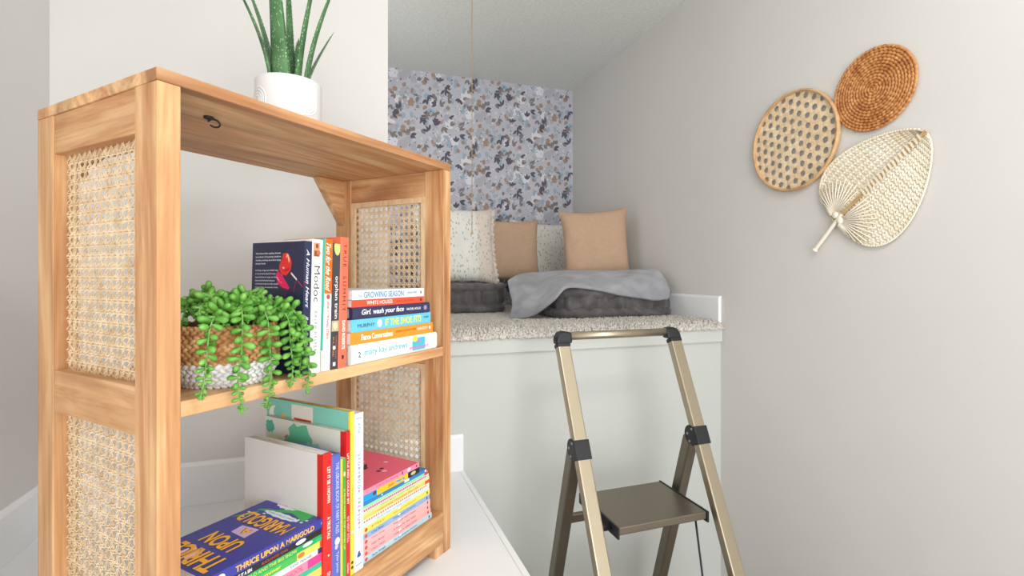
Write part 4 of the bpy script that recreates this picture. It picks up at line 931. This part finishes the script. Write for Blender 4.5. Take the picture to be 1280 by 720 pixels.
# grey throw
BLK = noisy('grey plush throw', [(.3,(134,135,141)), (.55,(160,161,167)), (.8,(184,185,190))], nscale=9, detail=4, rough=.85, spec=.2, distort=.6)
BLK.node_tree.nodes['Principled BSDF'].inputs['Sheen Weight'].default_value = .3
def pt(u, v, Y): return onY(u, v, Y)
rows_ = [  # across: front hem, front mid, crest, back
 [pt(637,397,2.03), pt(640,378,2.10), pt(636,362,2.19), pt(634,351,2.28)],
 [pt(650,398,2.01), pt(652,376,2.07), pt(650,356,2.18), pt(646,344,2.33)],
 [pt(667,393,1.98), pt(670,368,2.04), pt(672,350,2.16), pt(668,339,2.33)],
 [pt(690,375,1.90), pt(692,358,1.99), pt(694,346,2.10), pt(695,337.5,2.28)],
 [pt(706,358.5,1.872), pt(708,352,1.95), pt(712,344,2.06), pt(718,337,2.22)],
 [pt(730,358,1.868), pt(731,352,1.93), pt(735,344,2.04), pt(742,336.5,2.17)],
 [pt(752,362,1.862), pt(754,353,1.91), pt(757,344,2.00), pt(763,337,2.10)],
 [pt(775,367,1.858), pt(778,355,1.90), pt(780,344,1.98), pt(785,336.5,2.06)],
 [pt(800,371,1.855), pt(802,356,1.89), pt(803,345,1.95), pt(808,336,2.02)],
 [pt(822,374.5,1.853), pt(824,360,1.88), pt(822,348,1.92), pt(822,338,1.97)],
 [pt(836,373,1.856), pt(838,366,1.875), pt(836,357,1.90), pt(832,348,1.93)]]
q = MB(); nu, nv = len(rows_)-1, 3; su, sv = 9, 9
def cat(p0, p1, p2, p3, t): return .5*((2*p1)+(p2-p0)*t+(2*p0-5*p1+4*p2-p3)*t*t+(3*p1-p0-3*p2+p3)*t**3)
def blank(u, v):
    U, V = u*nu, v*nv; i = min(int(U), nu-1); j = min(int(V), nv-1); fu, fv = U-i, V-j
    row = lambda r: cat(rows_[r][max(j-1,0)], rows_[r][j], rows_[r][j+1], rows_[r][min(j+2,nv)], fv)
    p = cat(row(max(i-1,0)), row(i), row(i+1), row(min(i+2,nu)), fu)
    w = .007*noise.noise(Vector((u*9, v*2.5, 2)))+.004*math.sin(v*9+u*5)+.003*noise.noise(Vector((u*22, v*9, 5)))
    return p+Vector((0, -.3*w, w*min(1, v*4+.1)))
q.grid(blank, nu*su, nv*sv, BLK)
bl = tag(q.build('throw_blanket'), 'soft grey plush throw blanket draped over the right floor cushion', 'blanket')
so = bl.modifiers.new('thick', 'SOLIDIFY'); so.thickness = .012; so.offset = -1
ss = bl.modifiers.new('sub', 'SUBSURF'); ss.levels = 1; ss.render_levels = 1
# bead pull chain
BRASS = mat('brass bead chain', (206,178,130), .3, .85)
q = MB(); cxn = onY(590, 100, 1.95).x; z1_, z0_ = Z(ZC), onY(590, 293, 1.95).z; n = int((z1_-z0_-.02)/.0064)
q.tube([(cxn, 1.95, z0_+.01), (cxn, 1.95, z1_)], .0006, BRASS, 5)
for k in range(n+1): q.ball((cxn, 1.95, z0_+.012+k*.0064), .0024, .0024, .0024, BRASS, 8, 6)
q.lathe([(0,0),(.0042,.001),(.0045,.006),(.003,.012),(.001,.014),(0,.014)], BRASS, 12, (cxn, 1.95, z0_))
q.lathe([(0,-.012),(.012,-.012),(.014,-.001),(0,-.001)], BRASS, 16, (cxn, 1.95, z1_))
tag(q.build('pull_chain'), 'thin brass bead pull chain hanging from the nook ceiling', 'pull chain')

# ------------------------------------------------------------------ camera and light
cam = bpy.data.cameras.new('camera'); co = bpy.data.objects.new('camera', cam); C.objects.link(co)
cam.sensor_width = 36; cam.lens = F/1280*36; cam.shift_y = -(360-CY)/1280; cam.clip_start = .02
co.location = (0, 0, EYE); co.rotation_euler = (PI/2, 0, -YAW); bpy.context.scene.camera = co
def area(name, loc, rot, sx, sy, power, col=(1,1,1)):
    l = bpy.data.lights.new(name, 'AREA'); l.shape = 'RECTANGLE'; l.size = sx; l.size_y = sy; l.energy = power; l.color = col
    o = bpy.data.objects.new(name, l); C.objects.link(o); o.location = loc; o.rotation_euler = rot; return o
area('assumed_daylight', (.30, YF+.03, 1.05), (PI/2, 0, 0), 2.0, 2.1, 70, (.965,.985,1))        # assumed daylight: area light added behind the camera, no window built
area('bounce_fill', (.60, .35, Z(.45)), (PI, 0, 0), .6, .6, 3, (1,.99,.98))                   # added bounce fill thrown up at the ceiling, no real fixture
area('assumed_overhead', (.62, -.20, Z(ZC)-.03), (0, 0, 0), .5, .5, 15, (1,.985,.965))       # assumed overhead lamp out of view, added to brighten the right wall, no fixture
pl = bpy.data.lights.new('nook_fill', 'POINT'); pl.energy = 4.2; pl.shadow_soft_size = .12; pl.color = (1,.98,.95)
po = bpy.data.objects.new('nook_fill', pl); C.objects.link(po); po.location = (-.08, 2.30, Z(.62))       # fill added to brighten the nook, hidden round the corner of the wall
w = bpy.data.worlds.new('world'); bpy.context.scene.world = w; w.use_nodes = True
w.node_tree.nodes['Background'].inputs[0].default_value = (.9,.95,1,1); w.node_tree.nodes['Background'].inputs[1].default_value = .4
vs_ = bpy.context.scene.view_settings; vs_.view_transform = 'Standard'; vs_.look = 'None'; vs_.gamma = 1; vs_.exposure = .05; vs_.use_curve_mapping = False
